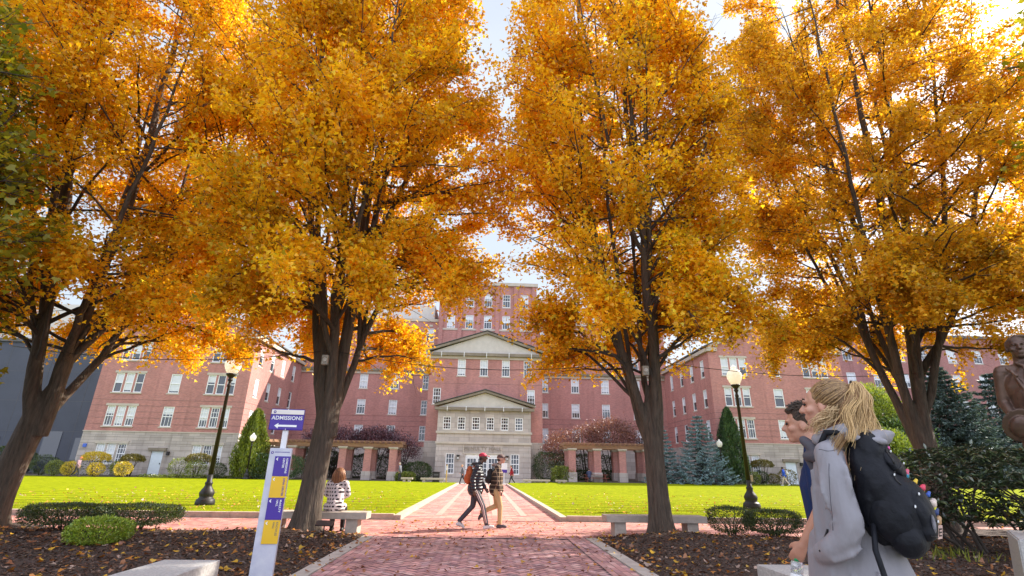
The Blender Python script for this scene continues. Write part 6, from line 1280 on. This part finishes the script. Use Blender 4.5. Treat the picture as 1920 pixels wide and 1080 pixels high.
# ------------------------------------------------------------------ the bronze statue
BRZ = pm('patinated_bronze', (.105, .062, .050), .48, .3, 4, bump=.25, bscale=18, metallic=.55, c2=(.17, .105, .075), bdist=.01)
S = empty('statue', (6.0, 5.25, .94), R_(222), 'bronze statue of a man in suit and tie holding a hat, at the right edge', 'statue'); S.scale = (1.10, 1.10, 1.10)
sp = skinp((.03,0,1.66), (1, .12, 0), (0,0,1.50), 1.12)
sp += [('e', (-.0,0,1.69), (.115,.095,.095)), ('e', (.04,.03,1.765), (.06,.06,.025)), ('e', (0,0,1.27), (.15,.205,.2)), ('c', (0,.18,1.43), (0,-.18,1.43), .068, .068), ('c', (0,0,1.2), (0,0,.86), .165, .185, (1,1.15)), ('c', (0,0,.9), (0,0,.78), .19, .2, (1,1.12)), ('c', (0,0,1.38), (0,0,1.50), .11, .075),
       ('c', (0,-.18,1.41), (-.03,-.225,1.12), .068, .058), ('c', (-.03,-.225,1.12), (.14,-.18,.95), .056, .042), ('c', (0,.20,1.41), (-.02,.27,1.12), .072, .062), ('c', (-.02,.27,1.12), (.06,.25,.87), .06, .043),
       ('c', (0,.09,.85), (.02,.10,.46), .105, .075), ('c', (.02,.10,.46), (0,.10,.08), .075, .06), ('c', (0,-.09,.85), (.05,-.11,.46), .105, .075), ('c', (.05,-.11,.46), (.04,-.12,.08), .075, .06)]
sp += shoep((0,.10,.10), (.16,.12,.045), 1.15) + shoep((.04,-.12,.10), (.21,-.15,.045), 1.15) + handp((.15,-.175,.94), (.8,.3,-.5), (0,.9,-.3), 1.1, .5, 1) + handp((.065,.25,.86), (.15,0,-1), (0,-1,0), 1.1, .4, -1)
sp += [('c', (.135,.10,1.42), (.175,.015,1.10), .014, .016), ('c', (.135,-.10,1.42), (.175,-.015,1.10), .014, .016), ('c', (.10,.13,1.45), (.16,.07,1.36), .016, .014), ('c', (.10,-.13,1.45), (.16,-.07,1.36), .016, .014), ('c', (.172,.0,1.1), (.19,.02,.80), .010, .014), ('c', (.135,0,1.445), (.155,0,1.12), .014, .022), ('c', (.09,.05,1.50), (.125,0,1.455), .02, .018), ('c', (.09,-.05,1.50), (.125,0,1.455), .02, .018),
       ('c', (.17,.13,.98), (.10,.21,.97), .010, .010)]
stb = blob('body', sp, BRZ, S, .0085, 3)
for s in (-1, 1):
    e = MB(); e.lathe([(.001,-.010),(.012,0),(.001,.010)], 12); o = e.build('eye', BRZ, stb); o.location = (.125, s*.036+.012, 1.675)
blob('hat', [('e', (.205,-.15,.88), (.016,.155,.185), (0,.5,.25)), ('e', (.235,-.155,.865), (.055,.085,.115), (0,.5,.25)), ('e', (.225,-.16,.93), (.05,.07,.05), (0,.5,.25))], BRZ, S, .008, 3)
q = MB(); q.box(-.30,.34,-.32,.32,-.10,.0,.012); q.build('bronze_base', BRZ, S)
# granite block beneath, inscription facing the walk
P_ = empty('pedestal', (5.79, 4.75, .0), R_(-42), 'grey granite pedestal with a worn inscription under the bronze statue', 'pedestal'); q = MB()
bmv = [(-.78,-.36,-.05),(.78,-.36,-.05),(.78,1.0,-.05),(-.78,1.0,-.05),(-.70,-.26,.835),(.70,-.26,.835),(.70,.92,.835),(-.70,.92,.835)]; vs_ = [q.bm.verts.new(p) for p in bmv]
fs_ = [q.bm.faces.new([vs_[i] for i in f_]) for f_ in ((0,3,2,1),(4,5,6,7),(0,1,5,4),(1,2,6,5),(2,3,7,6),(3,0,4,7))]; bmesh.ops.bevel(q.bm, geom=list({e for f_ in fs_ for e in f_.edges}), offset=.012, segments=2, affect='EDGES'); blk = q.build('block', M['granite'], P_)
tilt = math.atan2(.10, .885); FR = Matrix.Rotation(PI/2-tilt, 4, 'X')
text_mesh('DR.', .07, M['black'], blk, 'lettering', 0, .001, 'LEFT', Matrix.Translation((-.42, -.289, .66)) @ FR)
q = MB()
for (x0_, x1_, z_) in ((-.60, .45, .50), (-.30, .2, .42), (-.60, .5, .35)):
    x = x0_
    while x < x1_: l_ = random.uniform(.012, .03); y_ = -.26-.1*(.835-z_)/.885-.002; q.box(x, x+l_*.7, y_-.0015, y_, z_-.009, z_+.009); x += l_
q.build('worn_inscription', M['trim_dark'], blk)
